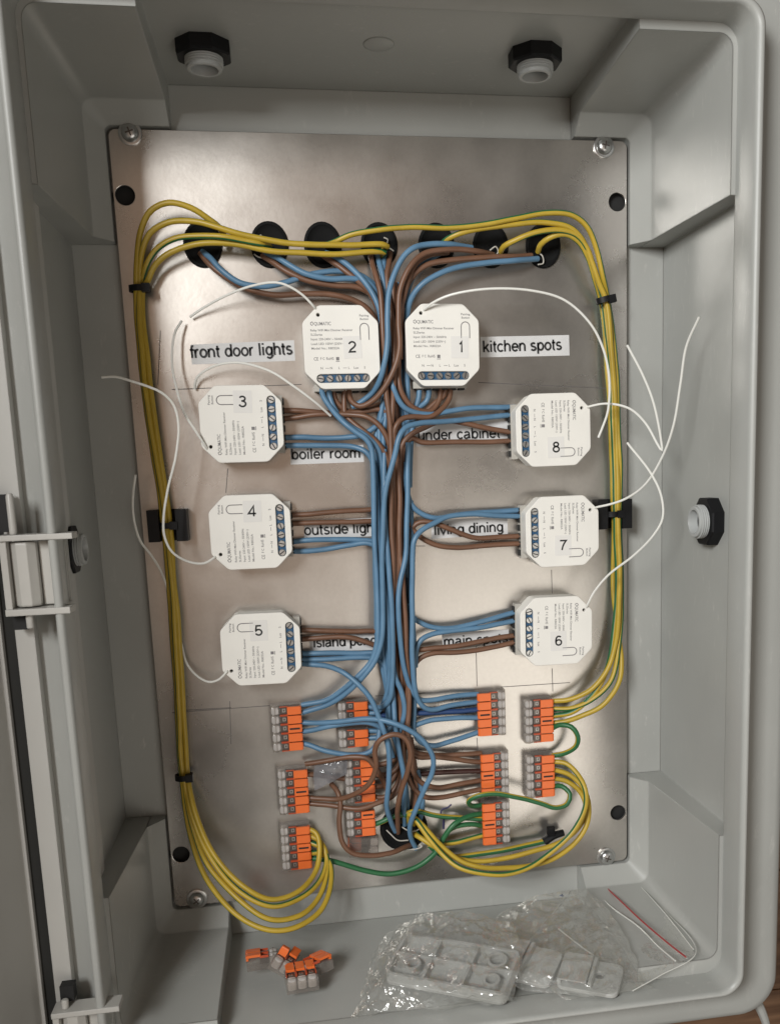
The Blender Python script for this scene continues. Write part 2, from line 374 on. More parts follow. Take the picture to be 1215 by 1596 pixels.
def galvanised():
    m = bpy.data.materials.new('galvanised_steel'); m.use_nodes = True; nt = m.node_tree; N = nt.nodes; L = nt.links
    b = N['Principled BSDF']; b.inputs['Metallic'].default_value = 0.9
    tc = N.new('ShaderNodeTexCoord'); mp = N.new('ShaderNodeMapping'); L.new(tc.outputs['Object'], mp.inputs[0])
    mp.inputs['Scale'].default_value = (1, 1, 1)
    n1 = N.new('ShaderNodeTexNoise'); n1.inputs['Scale'].default_value = 9; n1.inputs['Detail'].default_value = 7; n1.inputs['Roughness'].default_value = .6
    n2 = N.new('ShaderNodeTexNoise'); n2.inputs['Scale'].default_value = 420; n2.inputs['Detail'].default_value = 3
    L.new(mp.outputs[0], n1.inputs[0]); L.new(mp.outputs[0], n2.inputs[0])
    r = N.new('ShaderNodeValToRGB'); r.color_ramp.elements[0].position = .3; r.color_ramp.elements[0].color = (.43,.405,.375,1)
    r.color_ramp.elements[1].position = .7; r.color_ramp.elements[1].color = (.60,.57,.53,1)
    L.new(n1.outputs['Fac'], r.inputs[0])
    mx = N.new('ShaderNodeMixRGB'); mx.blend_type = 'MULTIPLY'; mx.inputs[0].default_value = 1
    r3 = N.new('ShaderNodeMapRange'); r3.inputs[3].default_value = .93; r3.inputs[4].default_value = 1.06
    L.new(n2.outputs['Fac'], r3.inputs[0]); L.new(r.outputs[0], mx.inputs[1]); L.new(r3.outputs[0], mx.inputs[2])
    L.new(mx.outputs[0], b.inputs['Base Color'])
    r2 = N.new('ShaderNodeMapRange'); r2.inputs[1].default_value = .3; r2.inputs[2].default_value = .7; r2.inputs[3].default_value = .23; r2.inputs[4].default_value = .35
    L.new(n1.outputs['Fac'], r2.inputs[0]); L.new(r2.outputs[0], b.inputs['Roughness'])
    bp = N.new('ShaderNodeBump'); bp.inputs['Strength'].default_value = .05; bp.inputs['Distance'].default_value = .0004
    L.new(n2.outputs['Fac'], bp.inputs['Height']); L.new(bp.outputs[0], b.inputs['Normal'])
    return m
M_plate = galvanised()
def wood():
    m = bpy.data.materials.new('wood_boards'); m.use_nodes = True; nt = m.node_tree; N = nt.nodes; L = nt.links
    b = N['Principled BSDF']; b.inputs['Roughness'].default_value = .45
    tc = N.new('ShaderNodeTexCoord'); mp = N.new('ShaderNodeMapping'); mp.inputs['Scale'].default_value = (3, 3, 40)
    L.new(tc.outputs['Object'], mp.inputs[0])
    n = N.new('ShaderNodeTexNoise'); n.inputs['Scale'].default_value = 3; n.inputs['Detail'].default_value = 8; n.inputs['Distortion'].default_value = .6
    L.new(mp.outputs[0], n.inputs[0])
    r = N.new('ShaderNodeValToRGB'); r.color_ramp.elements[0].position = .35; r.color_ramp.elements[0].color = (.13,.065,.034,1)
    r.color_ramp.elements[1].position = .65; r.color_ramp.elements[1].color = (.26,.145,.08,1)
    L.new(n.outputs['Fac'], r.inputs[0]); L.new(r.outputs[0], b.inputs['Base Color'])
    return m
M_wood = wood()

# ------------------------------------------------------------------ setting: the wooden surface behind the enclosure
surf = empty('floor'); setp(surf, kind='structure')
for i in range(-6, 7):                                   # boards, running left to right
    mb = MB(); mb.box((0, 20, i*95 - 20), (1500, 12, 94.2)); o = mb.obj('board', M_wood, surf); o.location.x = random.uniform(-.2, .2)
    bv = o.modifiers.new('bevel', 'BEVEL'); bv.width = .0006; bv.segments = 2
# ------------------------------------------------------------------ enclosure
box = empty('enclosure', (0, 12, 0))
setp(box, 'open grey plastic wall enclosure holding the wiring plate, its door folded back to the left', 'electrical enclosure')
def kid(mb, name, m, parent=box, **k):
    # the enclosure's empty sits 12 mm behind the plate, so its children step back by that much
    o = mb.obj(name, m, parent, **k); 
    if parent is box: o.location = (0, -12*S, 0)
    return o
XB, ZB, XR, ZR, XS, ZS = 165.5, 246.0, 176.5, 256.5, 117.0, 171.0
HL, HR, HF = 106.0, 127.0, -6.0
def arc(cx, cz, r, a0, a1, n=5): return [(cx + r*math.cos(math.radians(a0+(a1-a0)*k/n)), cz + r*math.sin(math.radians(a0+(a1-a0)*k/n))) for k in range(n+1)]
fr = 7
q1 = [(XR, 0), (XR, ZS), (XB, ZS)] + arc(XB-fr, ZB-fr, fr, 0, 90) + [(XS, ZB), (XS, ZR), (0, ZR)]
Q = q1[:-1] + [(-x, z) for x, z in reversed(q1)][0:] 
Q = Q[:-1] + [(x, -z) for x, z in reversed(Q[:])][0:]
# remove duplicate neighbours
QQ = []
for p in Q:
    if not QQ or (abs(p[0]-QQ[-1][0]) + abs(p[1]-QQ[-1][1])) > 1e-3: QQ.append(p)
if abs(QQ[0][0]-QQ[-1][0]) + abs(QQ[0][1]-QQ[-1][1]) < 1e-3: QQ.pop()
Q = QQ
# the side walls lean a little (draft): back outline is 1 mm tighter
mb = MB(); n = len(Q)
def draft(x, z, k):
    "k=0 at the mouth, 1 at the back: the corner blocks lean inwards, the recessed walls hardly do"
    if abs(x) > XB+1 or abs(z) > ZB+1: return (x, z)
    return (math.copysign(max(abs(x)-4.5*k*(abs(x) > XS+1), 0), x) if abs(z) > ZS-1 else x, math.copysign(max(abs(z)-4.0*k*(abs(z) > ZS+1), 0), z))
lo = [draft(x, z, 1) for x, z in Q]
vs = [(x, -HL, z) for x, z in Q] + [(x, -13.0, z) for x, z in lo] + [(x, -HF, z) for x, z in lo]
mb.add(vs, [(l*n+k, l*n+(k+1) % n, (l+1)*n+(k+1) % n, (l+1)*n+k) for l in range(2) for k in range(n)])
mb.add([(-190, 6, -270), (190, 6, -270), (190, 6, 270), (-190, 6, 270)], [(0,1,2,3)])
# the foot of each corner block slopes in to the edge of the plate
for sx in (1, -1):
    for sz in (1, -1):
        a = [draft(x, z, 1) for x, z in [(XB, ZS)] + arc(XB-fr, ZB-fr, fr, 0, 90) + [(XS, ZB)]]
        b = [(151.8, ZS), (151.8, 229)] + arc(148.8, 229.3, 3, 12, 78, 3) + [(148, 232.3), (XS, 232.3)]
        b = ([(151.8, ZS)] + arc(151.8-3.5, 232.3-3.5, 3.5, 0, 90) + [(XS, 232.3)])
        m_ = len(a)
        mb.add([(sx*x, -13.0, sz*z) for x, z in a] + [(sx*x, -1.0, sz*z) for x, z in b] + [(sx*x, 5.5, sz*z) for x, z in b],
               [(r*m_+k, r*m_+k+1, (r+1)*m_+k+1, (r+1)*m_+k) for r in (0, 1) for k in range(m_-1)])
        mb.add([(sx*a[0][0], -13, sz*ZS), (sx*b[0][0], -1, sz*ZS), (sx*b[0][0], 6, sz*ZS), (sx*a[0][0], 6, sz*ZS)], [(0,1,2,3)])
        mb.add([(sx*XS, -13, sz*a[-1][1]), (sx*XS, -1, sz*b[-1][1]), (sx*XS, 6, sz*b[-1][1]), (sx*XS, 6, sz*a[-1][1])], [(0,1,2,3)])
# corner ledges under the mouth
cpath = [(XB, ZS)] + arc(XB-fr, ZB-fr, fr, 0, 90) + [(XS, ZB)]
opath = [(XB+4, ZS)] + arc(XB+4-fr-4, ZB+9-fr-4, fr+4, 0, 90) + [(XS, ZB+9)]
for sx in (1, -1):
    for sz in (1, -1):
        m_ = len(cpath)
        mb.add([(sx*x, -HL, sz*z) for x, z in cpath] + [(sx*x, -HL, sz*z) for x, z in opath], [(k, k+1, m_+k+1, m_+k) for k in range(m_-1)])
kid(mb, 'interior_walls', M_abs, angle=30)
# rim and flange swept round the mouth
mx, mz, r0 = 168.0, 250.5, 11.0
prof = [(9, HL-.6), (0.2, HL-.6), (0, HL+.6), (0, HR-2.6), (.4, HR-1.0), (1.5, HR), (2.9, HR), (4.0, HR-1.0), (4.4, HR-2.6), (4.8, HR-14), (6.0, HR-18), (9, HR-20.5), (14, HR-22), (21, HR-22.6), (24.5, HR-23.4), (26.6, HR-26), (27, HR-30), (27, -8), (20, -12)]
def sweep(mb, prof, seg=10):
    rings = []
    for off, h in prof:
        k = min(1, (off-8)/6) if (off > 8.5 and h > -10 and not (off == 9 and h < HL)) else 0
        rings.append([(x + (11.0 if x > 0 else 3.5)*k, -h, z - ((4.0 + 12.0*k) if z < 0 else 0)) for x, z in rrect(mx+off, mz+off*0.78, max(r0+off*.45, 1), seg)])
    n = len(rings[0]); b = [v for r in rings for v in r]
    mb.add(b, [(i*n+k, i*n+(k+1) % n, (i+1)*n+(k+1) % n, (i+1)*n+k) for i in range(len(rings)-1) for k in range(n)])
mb = MB(); sweep(mb, prof); kid(mb, 'rim', M_abs, angle=50)
# tab hanging off the lower right corner
mb = MB()
tube(mb, spline([at(1176, 1556, 92), at(1186, 1576, 92), at(1194, 1600, 92), at(1198, 1640, 92)]), 2.6, 8, taper=lambda t: 1.25-.6*t)
kid(mb, 'corner_tab', M_abs)
# knock-out disc marks on the walls
mb = MB(); p = atz(590, 68, ZR)
mb.lathe((p.x, p.y, ZR+.2), (0,0,-1), [(8, 0), (8, .5), (7.6, .6)], 24); kid(mb, 'knockout', M_abs)
mb = MB(); p = at(990, 1267, -5.5); mb.lathe((p.x, 6, p.z), (0,-1,0), [(5, 0), (5, .6), (4.7, .7)], 20); kid(mb, 'knockout', M_abs)

# door folded back to the left: lip, channel with black seal, panel
DX = -199.0
door = empty('door', (0,0,0)); door.parent = box; door.location = (0, -12*S, 0)
def dbox(name, x0, x1, h0, h1, m, z0=-272, z1=272, par=None):
    mb = MB(); mb.box(((x0+x1)/2, -(h0+h1)/2, (z0+z1)/2), (abs(x1-x0), abs(h1-h0), z1-z0))
    return mb.obj(name, m, par or door)
e0, e1, e2, e3 = at(93,1350,110).x, at(64,1350,110).x, at(47,1350,106).x, at(39,1350,110).x
dbox('edge_lip', e1, e0, 84, 110, M_door)
dbox('seal', e2, e1-.1, 84, 106, M_rubber)
dbox('inner_lip', e3, e2-.1, 84, 109, M_door)
mb = MB(); R_ = Matrix.Rotation(math.radians(71), 3, 'Z'); mb.box(Vector((e3-2.6, -104, 0)) + R_ @ Vector((-175, 0, 0)), (350, 3, 544), R=R_)
mb.box((e3-9, -104, 0), (17, 4, 544)); mb.obj('panel', M_door, door)
dbox('hinge_gap', e0+.1, e0+12, 70, 90, M_door)
# hinges
def hinge(py, top=1.0):
    h = empty('hinge'); h.parent = box; h.location = (0, -12*S, 0)
    c = at(60, py, 122); z = c.z; xr = -166.5
    xl = at(13, 895, 122).x; xk = at(43, 895, 119).x; xp = at(29, 895, 122).x; xm = (xl+xr)/2; w_ = xr+4-xl
    mb = MB()
    mb.box((xm+2, -122, z+17.0), (w_+3, 11, 2.7)); mb.box((xm, -122, z-17.0), (w_-1, 11, 3.0)); mb.box((xl, -121, z), (3.0, 10, 36)); mb.obj('bracket', M_hinge, h)
    mb = MB(); mb.lathe((xk, -119.5, z-14.8), (0,0,1), [(5.6, 0), (6.0, .8), (6.0, 28.8), (5.6, 29.6)], 8, start=.5); mb.box((xk+8.5, -115.5, z), (5, 6, 29.6)); mb.obj('knuckle', M_hinge, h, angle=20)
    mb = MB(); mb.box((xr-5.5, -113.5, z), (10, 3, 29.0)); mb.obj('backing_plate', M_abs, h)
    mb = MB(); mb.lathe((xp+3, -123, z-25), (0,0,1), [(1.5, 0), (1.7, .5), (1.7, 6.5)], 12); mb.obj('pin', M_hinge, h)
    mb = MB(); mb.lathe((xp, -123, z+18.4), (0,0,1), [(1.7, 0), (1.7, 17*(.25+.75*top)), (1.2, 18.6*(.25+.75*top))], 12); mb.obj('pin', M_hinge, h)
    mb = MB(); mb.box((xp-4.6+5*(1-top), -117, z+(28 if top else 24)), (6.5, 6, 17 if top else 8)); mb.obj('pin_slot_shade', M_dark, h)  # solid dark boxes paint the shade of the gaps beside the pins
    mb = MB(); mb.box((xp-2, -117, z-22.5), (6.5, 6, 7)); mb.obj('pin_slot_shade', M_dark, h)
    return h
hinge(894); hinge(1628, 0)

# cable glands: nut and threaded tube
def gland(c, ax, label, s=1.0, kl=1.0):
    c = Vector(c); ax = Vector(ax)
    e = empty('cable_gland', c); setp(e, label, 'cable gland', 'cable glands in the enclosure walls')
    mb = MB(); mb.lathe((0,0,0), ax, [(14.4*s, 0), (14.4*s, 6.2*kl), (13.6*s, 7.0*kl), (9*s, 7.0*kl)], 8, start=.5); mb.obj('nut', M_black, e, angle=20)
    mb = MB(); pr = [(9.6*s, 6.9*kl)]
    t = 6.9*kl
    while t < 9.6*kl: pr += [(9.7*s, t), (9.1*s, t+.55), (9.7*s, t+1.1)]; t += 1.2
    pr += [(8.9*s, t+.2), (8.9*s, t+1.6), (8.4*s, t+2.0), (7.0*s, t+2.0), (6.8*s, t+1.6), (6.6*s, 2), (.1, 1.9)]
    mb.lathe((0,0,0), ax, pr, 32); mb.obj('threaded_tube', M_gland, e, angle=30)
    return e
p = atz(316, 68, ZR); gland((p.x, p.y, ZR), (0,0,-1), 'grey threaded cable gland with black nut, left one in the top wall')
p = atz(833, 80, ZR); gland((p.x, p.y, ZR), (0,0,-1), 'grey threaded cable gland with black nut, right one in the top wall')
p = atx(1112, 812, XR); gland((XR, p.y, p.z), (-1,0,0), 'grey threaded cable gland with black nut in the right side wall', 1.0)
gland((-XR, p.y, p.z), (1,0,0), 'cable gland half hidden by the rim in the left side wall', .9, .55)

# ------------------------------------------------------------------ mounting plate
plate = empty('mounting_plate', (0, 1, 0)); setp(plate, 'galvanised steel mounting plate screwed to the back of the grey enclosure', 'mounting plate')
GR = [(-103.5, 170), (-66, 170), (-35.5, 170), (-2.5, 170), (31.5, 170), (64.5, 170), (97, 170)]
GB = (-2.5, -192)
out = rrect(150, 230.5, 4, 4)
holes = [circ(sx*144, sz*196, 5.6, 24) for sx in (1,-1) for sz in (1,-1)]
holes += [circ(x, z, 10.0, 26, 11.6) for x, z in GR] + [circ(GB[0], GB[1], 15, 28)]
o = sheet('steel_sheet', out, holes, -2.0, 0, M_plate, plate, bevel=.3); o.location = (0, -1*S, 0)
def pline(a, b, w=.45):
    A = at(*a, 0); B = at(*b, 0); d = (B-A); n = Vector((-d.z, 0, d.x)).normalized()*w/2
    mb = MB(); y = -.06
    q = [A+n, B+n, B-n, A-n]; mb.add([(v.x, y-.0, v.z) for v in q], [(0,1,2,3)])
    o = mb.obj('pencil_line', M_pencil, plate, smooth=False); o.location = (0, -1*S, 0)
for a, b in (((268,607),(470,599)),((745,596),(965,606)),((268,1111),(420,1100)),((585,1085),(700,1078)),((780,1071),(888,1064)),((741,985),(743,1070)),((859,888),(860,925)),((860,1042),(861,1078)),((358,1093),(360,1160)),((250,515),(246,600)),((640,851),(662,851)),((743,1150),(744,1170)),((355,730),(352,768)),((276,1108),(360,1103))):
    pline(a, b)
mb = MB(); tube(mb, [Vector((v.x, -.12, v.z)) for v in spline([at(687,1275), at(687,1265), at(690,1261), at(697,1259), at(703,1254)], 1)], .55, 6)
tube(mb, [Vector((v.x, -.12, v.z)) for v in (at(691,1277), at(691,1292))], .7, 6)
o = mb.obj('marker_scribble', M_purple, plate); o.location = (0, -1*S, 0)

def screw(px, py, label):
    c = at(px, py, 0); e = empty('plate_screw', (c.x, 0, c.z)); setp(e, label, 'screw', 'screws holding the mounting plate')
    mb = MB(); mb.lathe((0,-.05,0), (0,-1,0), [(6.4,0),(6.4,.9),(6.0,1.1),(4.6,1.1)], 24); mb.obj('washer', M_steel, e)
    a = random.uniform(0, 1.5); R = Matrix.Rotation(a, 3, 'Y')
    mb = MB(); mb.lathe((0,-1.1,0), (0,-1,0), [(4.7,0),(4.7,.9),(4.2,2.0),(3.0,2.8),(1.2,3.2)], 24); mb.obj('head', M_steel, e)
    mb = MB(); mb.box((0,-4.0,0), (4.6,.8,.8), R=R); mb.box((0,-4.0,0), (.8,.82,4.6), R=R); mb.obj('cross_slot', M_clamp, e)  # dark bars on the head, painted as the shaded cross recess
screw(203, 208, 'steel cross head screw at the top left corner of the plate')
screw(940, 229, 'steel cross head screw at the top right corner of the plate')
screw(944, 1335, 'steel cross head screw at the bottom right corner of the plate')
screw(307, 1401, 'steel cross head screw at the bottom left corner of the plate')

for sx in (1, -1):
    for sz in (1, -1):
        mb = MB(); mb.lathe((sx*144, 5.2, sz*196), (0,-1,0), [(7.5, 0), (7.5, 2.2), (6.6, 2.2), (6.4, .3), (.2, .2)], 24)
        kid(mb, 'fixing_hole_shade', M_dark)  # black cup, painted as the shade behind each plate hole
# grommets
ordw = ['first', 'second', 'third', 'fourth', 'fifth', 'sixth', 'seventh']
def grommet(x, z, rx, rz, label, slits):
    e = empty('rubber_grommet', (x, 0, z)); setp(e, label, 'grommet', 'black rubber cable grommets in the plate')
    mb = MB(); k = rz/rx
    n = 32; prof_ = [(rx*.86, -3), (rx, -.0), (rx*1.0, .9), (rx*.96, 1.5), (rx*.86, 1.7), (rx*.78, .9), (rx*.5, .5), (.3, .2)]
    vs = [(r*math.cos(2*math.pi*i/n), -h, r*k*math.sin(2*math.pi*i/n)) for r, h in prof_ for i in range(n)]
    mb.add(vs, [(a*n+i, a*n+(i+1) % n, (a+1)*n+(i+1) % n, (a+1)*n+i) for a in range(len(prof_)-1) for i in range(n)])
    mb.obj('membrane', M_grom, e)
    if slits:
        mb = MB()
        for s in slits:
            tube(mb, spline([at(*q) - Vector((x, 0, z)) for q in s], 1.0), .42, 6)
        mb.obj('torn_edge', M_antg, e)
tears = {1: [[(402,371,2),(406,366,3),(411,372,2)],[(396,396,2),(402,400,3),(410,402,2)]],
         3: [[(598,370,2),(604,373,3),(603,379,3)],[(606,386,3),(613,391,2)]],
         5: [[(763,390,3),(772,384,4),(776,392,3),(768,402,4)]],
         6: [[(836,392,3),(845,399,4),(846,410,3),(838,412,4)]]}
for i, (x, z) in enumerate(GR):
    grommet(x, z, 10.9, 12.9, 'black rubber grommet, %s from the left in the top row' % ordw[i], tears.get(i))
grommet(GB[0], GB[1], 15.5, 15.5, 'large black rubber grommet torn open by wires near the plate bottom',
        [[(602,1294,3),(608,1300,4),(620,1310,4),(636,1310,4)], [(626,1289,4),(634,1294,6),(645,1296,5),(654,1291,4),(650,1285,5)], [(624,1322,3),(634,1316,3)], [(630,1324,3),(645,1324,4),(657,1320,4),(653,1316,3)]])

# ------------------------------------------------------------------ dimmer modules
def oct_(hx, hz, c, r=1.6):
    pts = [(hx, -hz+c), (hx, hz-c), (hx-c, hz), (-hx+c, hz), (-hx, hz-c), (-hx, -hz+c), (-hx+c, -hz), (hx-c, -hz)]
    out = []
    n = len(pts)
    for i in range(n):
        p = Vector(pts[i]); a = Vector(pts[i-1]); b = Vector(pts[(i+1) % n])
        d1 = (a-p).normalized(); d2 = (b-p).normalized()
        s = p + d1*r; e_ = p + d2*r
        for t in (0, .33, .67, 1):
            out.append(tuple(s*(1-t)**2 + p*2*t*(1-t) + e_*t*t))
    return out
HMOD = 20.0
_mod = {}
def module_meshes():
    slot = rrect(15.6, 2.75, 2.7, 6, 0.2, -17.3)
    anth = circ(-12.4, 19.2-1.2, 1.35, 14)
    o = sheet('housing', oct_(21.6-.3, 23.2-.3, 9.2), [slot, anth], HMOD-3.2, HMOD, M_white, None, bevel=.35)
    _mod['housing'] = o
    mb = MB(); mb.prism(oct_(21.3, 22.9, 9.0), 7.0, HMOD-3.0); mb.prism(oct_(20.3, 21.6, 8.6), 0.6, 7.0)
    _mod['body'] = mb.obj('body', M_white)
    mb = MB(); mb.lathe((-12.4, -(HMOD-3.2), 18.0), (0,-1,0), [(2.0, 0), (2.0, .3)], 12); _mod['antenna_hole_shade'] = mb.obj('antenna_hole_shade', M_dark)  # black disc paints the shade down the antenna opening
    mb = MB(); mb.box((0, -4.2, -21.5), (33, 6.6, 4.0)); 
    for k in range(6): mb.box((-12.9+5.2*k, -4.6, -23.8), (3.6, 4.6, 1.2), mi=1)
    _mod['terminal_shroud'] = mb.obj('terminal_shroud', [M_base, M_dark])
    mb = MB(); mb.box((.2, -(HMOD-2.6), -17.3), (31.0, 1.6, 5.4)); _mod['terminal_block'] = mb.obj('terminal_block', M_tblue)
    T = []
    def t(s, x, z, size, w=None): T.append((s, x, z, size, w, 0))
    t('\u24c6UMATIC', -16.5, 12.0, 2.6, 10.5) if False else t('QUMATIC', -15.0, 12.2, 2.7, 9.6)
    t('Relay WiFi Mini Dimmer Receiver', -17.2, 8.9, 1.75, 24.0); t('SL2Series', -17.2, 6.5, 1.75, 6.6)
    t('Input: 220-240V ~ 50/60Hz', -17.2, 4.0, 1.75, 19.4); t('Load: LED 150W (230V~)', -17.2, 1.4, 1.75, 18.8); t('Model No.: R8022A', -17.2, -1.1, 1.75, 16.0)
    t('CE', -16.2, -7.2, 2.6, 2.6); t('F C', -12.4, -6.9, 2.0, 2.4); t('RoHS', -9.0, -7.0, 2.2, 4.2)
    t('N', -12.6, -12.2, 1.9); t('N', -7.2, -12.2, 1.9); t('L', -2.4, -12.2, 1.9); t('L', 3.2, -12.2, 1.9); t('Lux', 6.4, -12.2, 1.9); t('S', 12.3, -12.2, 1.9)
    t('Pairing', 11.0, 16.8, 1.7, 5.4); t('Button', 11.3, 14.9, 1.7, 4.8)
    tx = text_mesh(T, M_ink, 'printed_text', None, HMOD+.06, .012)
    _mod['printed_text'] = tx
    mb = MB()
    u = [(11.0, 3.9)] + [(11.0, 10.6)] + arc(13.5, 10.6, 2.5, 180, 0, 8) + [(16.0, 3.9)]
    tube(mb, [Vector((x, -HMOD, z)) for x, z in u], .28, 6)
    _mod['button_outline'] = mb.obj('button_outline', M_ink); mb = MB()
    for x in (-9.9, .2): tube(mb, [Vector((x, -HMOD, -11.6)), Vector((x+2.2, -HMOD, -11.6))], .13, 4)
    mb.box((-2.6, -HMOD, -6.4), (1.8, .1, 1.9)); mb.box((-2.6, -HMOD, -7.9), (2.2, .1, .35))
    tube(mb, [Vector((x, -HMOD, z)) for x, z in ((-15.9,12.1),(-16.9,12.7),(-16.9,13.7),(-15.9,14.2),(-15.4,13.5),(-15.5,12.5))], .22, 5)
    _mod['print_marks'] = mb.obj('print_marks', M_ink); _mod['print_marks']['kind'] = 'stuff'
    mb = MB(); mb.lathe((0,0,0), (0,-1,0), [(2.0,0),(2.0,1.2),(1.7,1.5),(.2,1.5)], 14, mi=0)
    mb.box((0,-1.55,0), (3.2,.25,.55), mi=1)
    _mod['screw'] = mb.obj('terminal_screw', [M_steel, M_dark])
module_meshes()
for o in _mod.values(): scene.collection.objects.unlink(o)
def module(num, cx, cz, ang, sx, sz, beside, tilt=0, stw=(10.5, 12.5)):
    R = Matrix.Rotation(math.radians(-ang + tilt), 3, 'Y')
    e = empty('dimmer_module', (cx, 0, cz), R)
    setp(e, 'white dimmer module with sticker number %d, %s' % (num, beside), 'dimmer module', 'numbered dimmer modules on the mounting plate')
    for k in ('housing', 'body', 'terminal_shroud', 'terminal_block', 'printed_text', 'button_outline', 'print_marks', 'antenna_hole_shade'):
        o = _mod[k].copy(); scene.collection.objects.link(o); o.parent = e
    for k in range(6):
        o = _mod['screw'].copy(); scene.collection.objects.link(o); o.parent = e
        o.location = ((-12.8+5.2*k)*S, -(HMOD-2.0+random.uniform(-.3,.2))*S, -17.3*S); o.rotation_euler = (0, random.uniform(0, 3), 0)
    p = at(sx, sz, HMOD) - Vector((cx, -HMOD, cz)); Ri = R.inverted(); lp = Ri @ Vector((p.x, 0, p.z))
    st = MB(); st.prism(rrect(stw[0]/2, stw[1]/2, .3, 1), HMOD+.02, HMOD+.16)
    so = st.obj('number_sticker', M_sticker, e); so.location = (lp.x*S, 0, lp.z*S)
    so.rotation_euler = (0, math.radians(ang + random.uniform(-3, 3)), 0)
    stroke_text(str(num), -2.0 if num != 1 else -.4, -2.9, 8.6, 4.1 if num != 1 else 2.6, 0, M_blackink, 'digit', so, HMOD+.22, .115)
    return e, R
MODS = {}
def antenna(num, pts, m=None, r=.70):
    e, R = MODS[num]; mb = MB(); Ri = R.inverted(); T = e.matrix_world.translation / S
    tube(mb, [Ri @ (v - T) for v in spline([at(*p) for p in pts])], r, 8)
    mb.obj('antenna', m or M_ant, e)
for num, c, ang, st, txt in ((1,(30.3,110.3),0,(716,541),'left of the kitchen spots tag'),(2,(-28.6,109.8),0,(549,541),'right of the front door lights tag'),
        (3,(-87.7,68.0),90,(378,626),'left of the boiler room tag'),(4,(-86.6,6.2),90,(393,797),'left of the outside lights tag'),
        (5,(-85.2,-63.6),90,(403,983),'left of the island pendants tag'),(6,(96.6,-63.8),-90,(870,999),'right of the main spots tag'),
        (7,(101.3,-1.6),-90,(877,850),'right of the living dining tag'),(8,(96.4,60.0),-90,(866,697),'right of the under cabinet tag')):
    MODS[num] = module(num, c[0], c[1], ang, st[0], st[1], txt, random.uniform(-.6,.6))
bpy.context.view_layer.update()
antenna(1, [(658,486,16),(661,482,21),(672,473,24),(700,460,29),(760,450,34),(830,453,36),(880,468,36),(920,505,36),(940,545,35),(949,590,34),(947,640,32),(940,662,30),(932,682,29)])
antenna(2, [(493,484,16),(490,479,21),(472,460,24),(450,446,26),(430,440,26),(390,446,20),(345,464,12),(310,484,6),(296,494,4)])
antenna(3, [(326,706,16),(321,697,21),(305,672,24),(288,645,22),(275,605,18),(268,565,14),(272,520,10),(283,500,6)])
antenna(4, [(338,864,16),(334,869,21),(318,878,24),(295,876,28),(268,860,34),(256,835,36),(255,805,36),(262,760,34),(274,710,32),(278,660,32),(270,630,33),(252,612,36),(235,604,38),(205,594,42),(180,587,46),(158,588,48)])
antenna(5, [(357,1043,16),(353,1047,21),(343,1058,19),(325,1063,14),(305,1052,10),(290,1032,7),(283,1005,5),(270,960,5),(255,900,8),(236,866,20),(218,842,24),(208,805,26),(207,775,26),(211,740,26)])
antenna(6, [(911,950,16),(914,945,21),(926,922,25),(948,896,30),(988,865,42),(1018,834,52),(1032,808,55),(1030,773,53),(1014,738,48),(977,690,36)])
antenna(7, [(924,794,16),(928,791,21),(950,786,27),(975,777,33),(1005,755,44),(1032,711,54),(1049,663,62),(1060,597,68),(1069,540,74),(1089,494,84)])
antenna(8, [(912,636,16),(916,634,21),(944,629,27),(979,636,33),(1005,659,42),(1025,694,50),(1031,703,52),(1030,688,50),(1018,628,46),(1001,584,40),(977,538,32)])
mb = MB(); tube(mb, spline([at(*p) for p in [(303,606,3),(306,590,6),(330,572,12),(370,565,18),(420,578,22),(455,600,24),(490,626,22),(515,648,16)]]), .70, 8)
setp(mb.obj('antenna_wire', M_ant), 'loose thin white antenna wire arching over module 3 below the front door lights tag', 'antenna wire')

# ------------------------------------------------------------------ paper tags
def tag(txt, tl, tr, br, bl, x0, x1, base0, base1, size):
    A, B, C_, D = [at(*q, 0) for q in (tl, tr, br, bl)]
    e = empty('paper_tag', ((A.x+C_.x)/2, 0, (A.z+C_.z)/2)); O = Vector(((A.x+C_.x)/2, 0, (A.z+C_.z)/2))
    setp(e, 'printed paper tag reading "%s" stuck on the steel plate' % txt, 'name tag', 'printed name tags of the lighting circuits')
    mb = MB(); q = [A-O, B-O, C_-O, D-O]
    n = 8; vs = []
    for i in range(n+1):
        t = i/n; up = (q[0].lerp(q[1], t)); dn = q[3].lerp(q[2], t); w = .25 + .18*math.sin(t*7+len(txt))
        vs += [(up.x, -w, up.z), (dn.x, -w*.8, dn.z)]
    m_ = len(vs); vs += [(x, y+.12, z) for x, y, z in vs]
    fs = [(2*i, 2*i+2, 2*i+3, 2*i+1) for i in range(n)] + [(m_+2*i, m_+2*i+1, m_+2*i+3, m_+2*i+2) for i in range(n)]
    fs += [(0, 1, m_+1, m_), (2*n, m_+2*n, m_+2*n+1, 2*n+1)] + [(2*i, m_+2*i, m_+2*i+2, 2*i+2) for i in range(n)] + [(2*i+1, 2*i+3, m_+2*i+3, m_+2*i+1) for i in range(n)]
    mb.add(vs, fs); mb.obj('paper', M_tag, e)
    P0 = at(x0, base0, 0); P1 = at(x1, base1, 0); d = P1-P0
    stroke_text(txt, P0.x-O.x, P0.z-O.z, size, d.length, math.atan2(d.z, d.x), M_blackink, 'lettering', e, .55)
tag('front door lights', (297,537), (458,530), (460,562), (299,568), 298, 455, 558, 552, 9.6)
tag('kitchen spots', (748,525), (886,522), (887,554), (748,557), 753, 874, 549, 545, 9.4)
tag('boiler room', (452,698), (566,693), (567,720), (453,724), 455, 561, 716, 713, 8.6)
tag('under cabinet', (647,665), (797,656), (799,689), (648,696), 652, 778, 686, 682, 8.6)
tag('outside lights', (474,813), (598,806), (600,835), (474,840), 475, 598, 834, 829, 8.8)
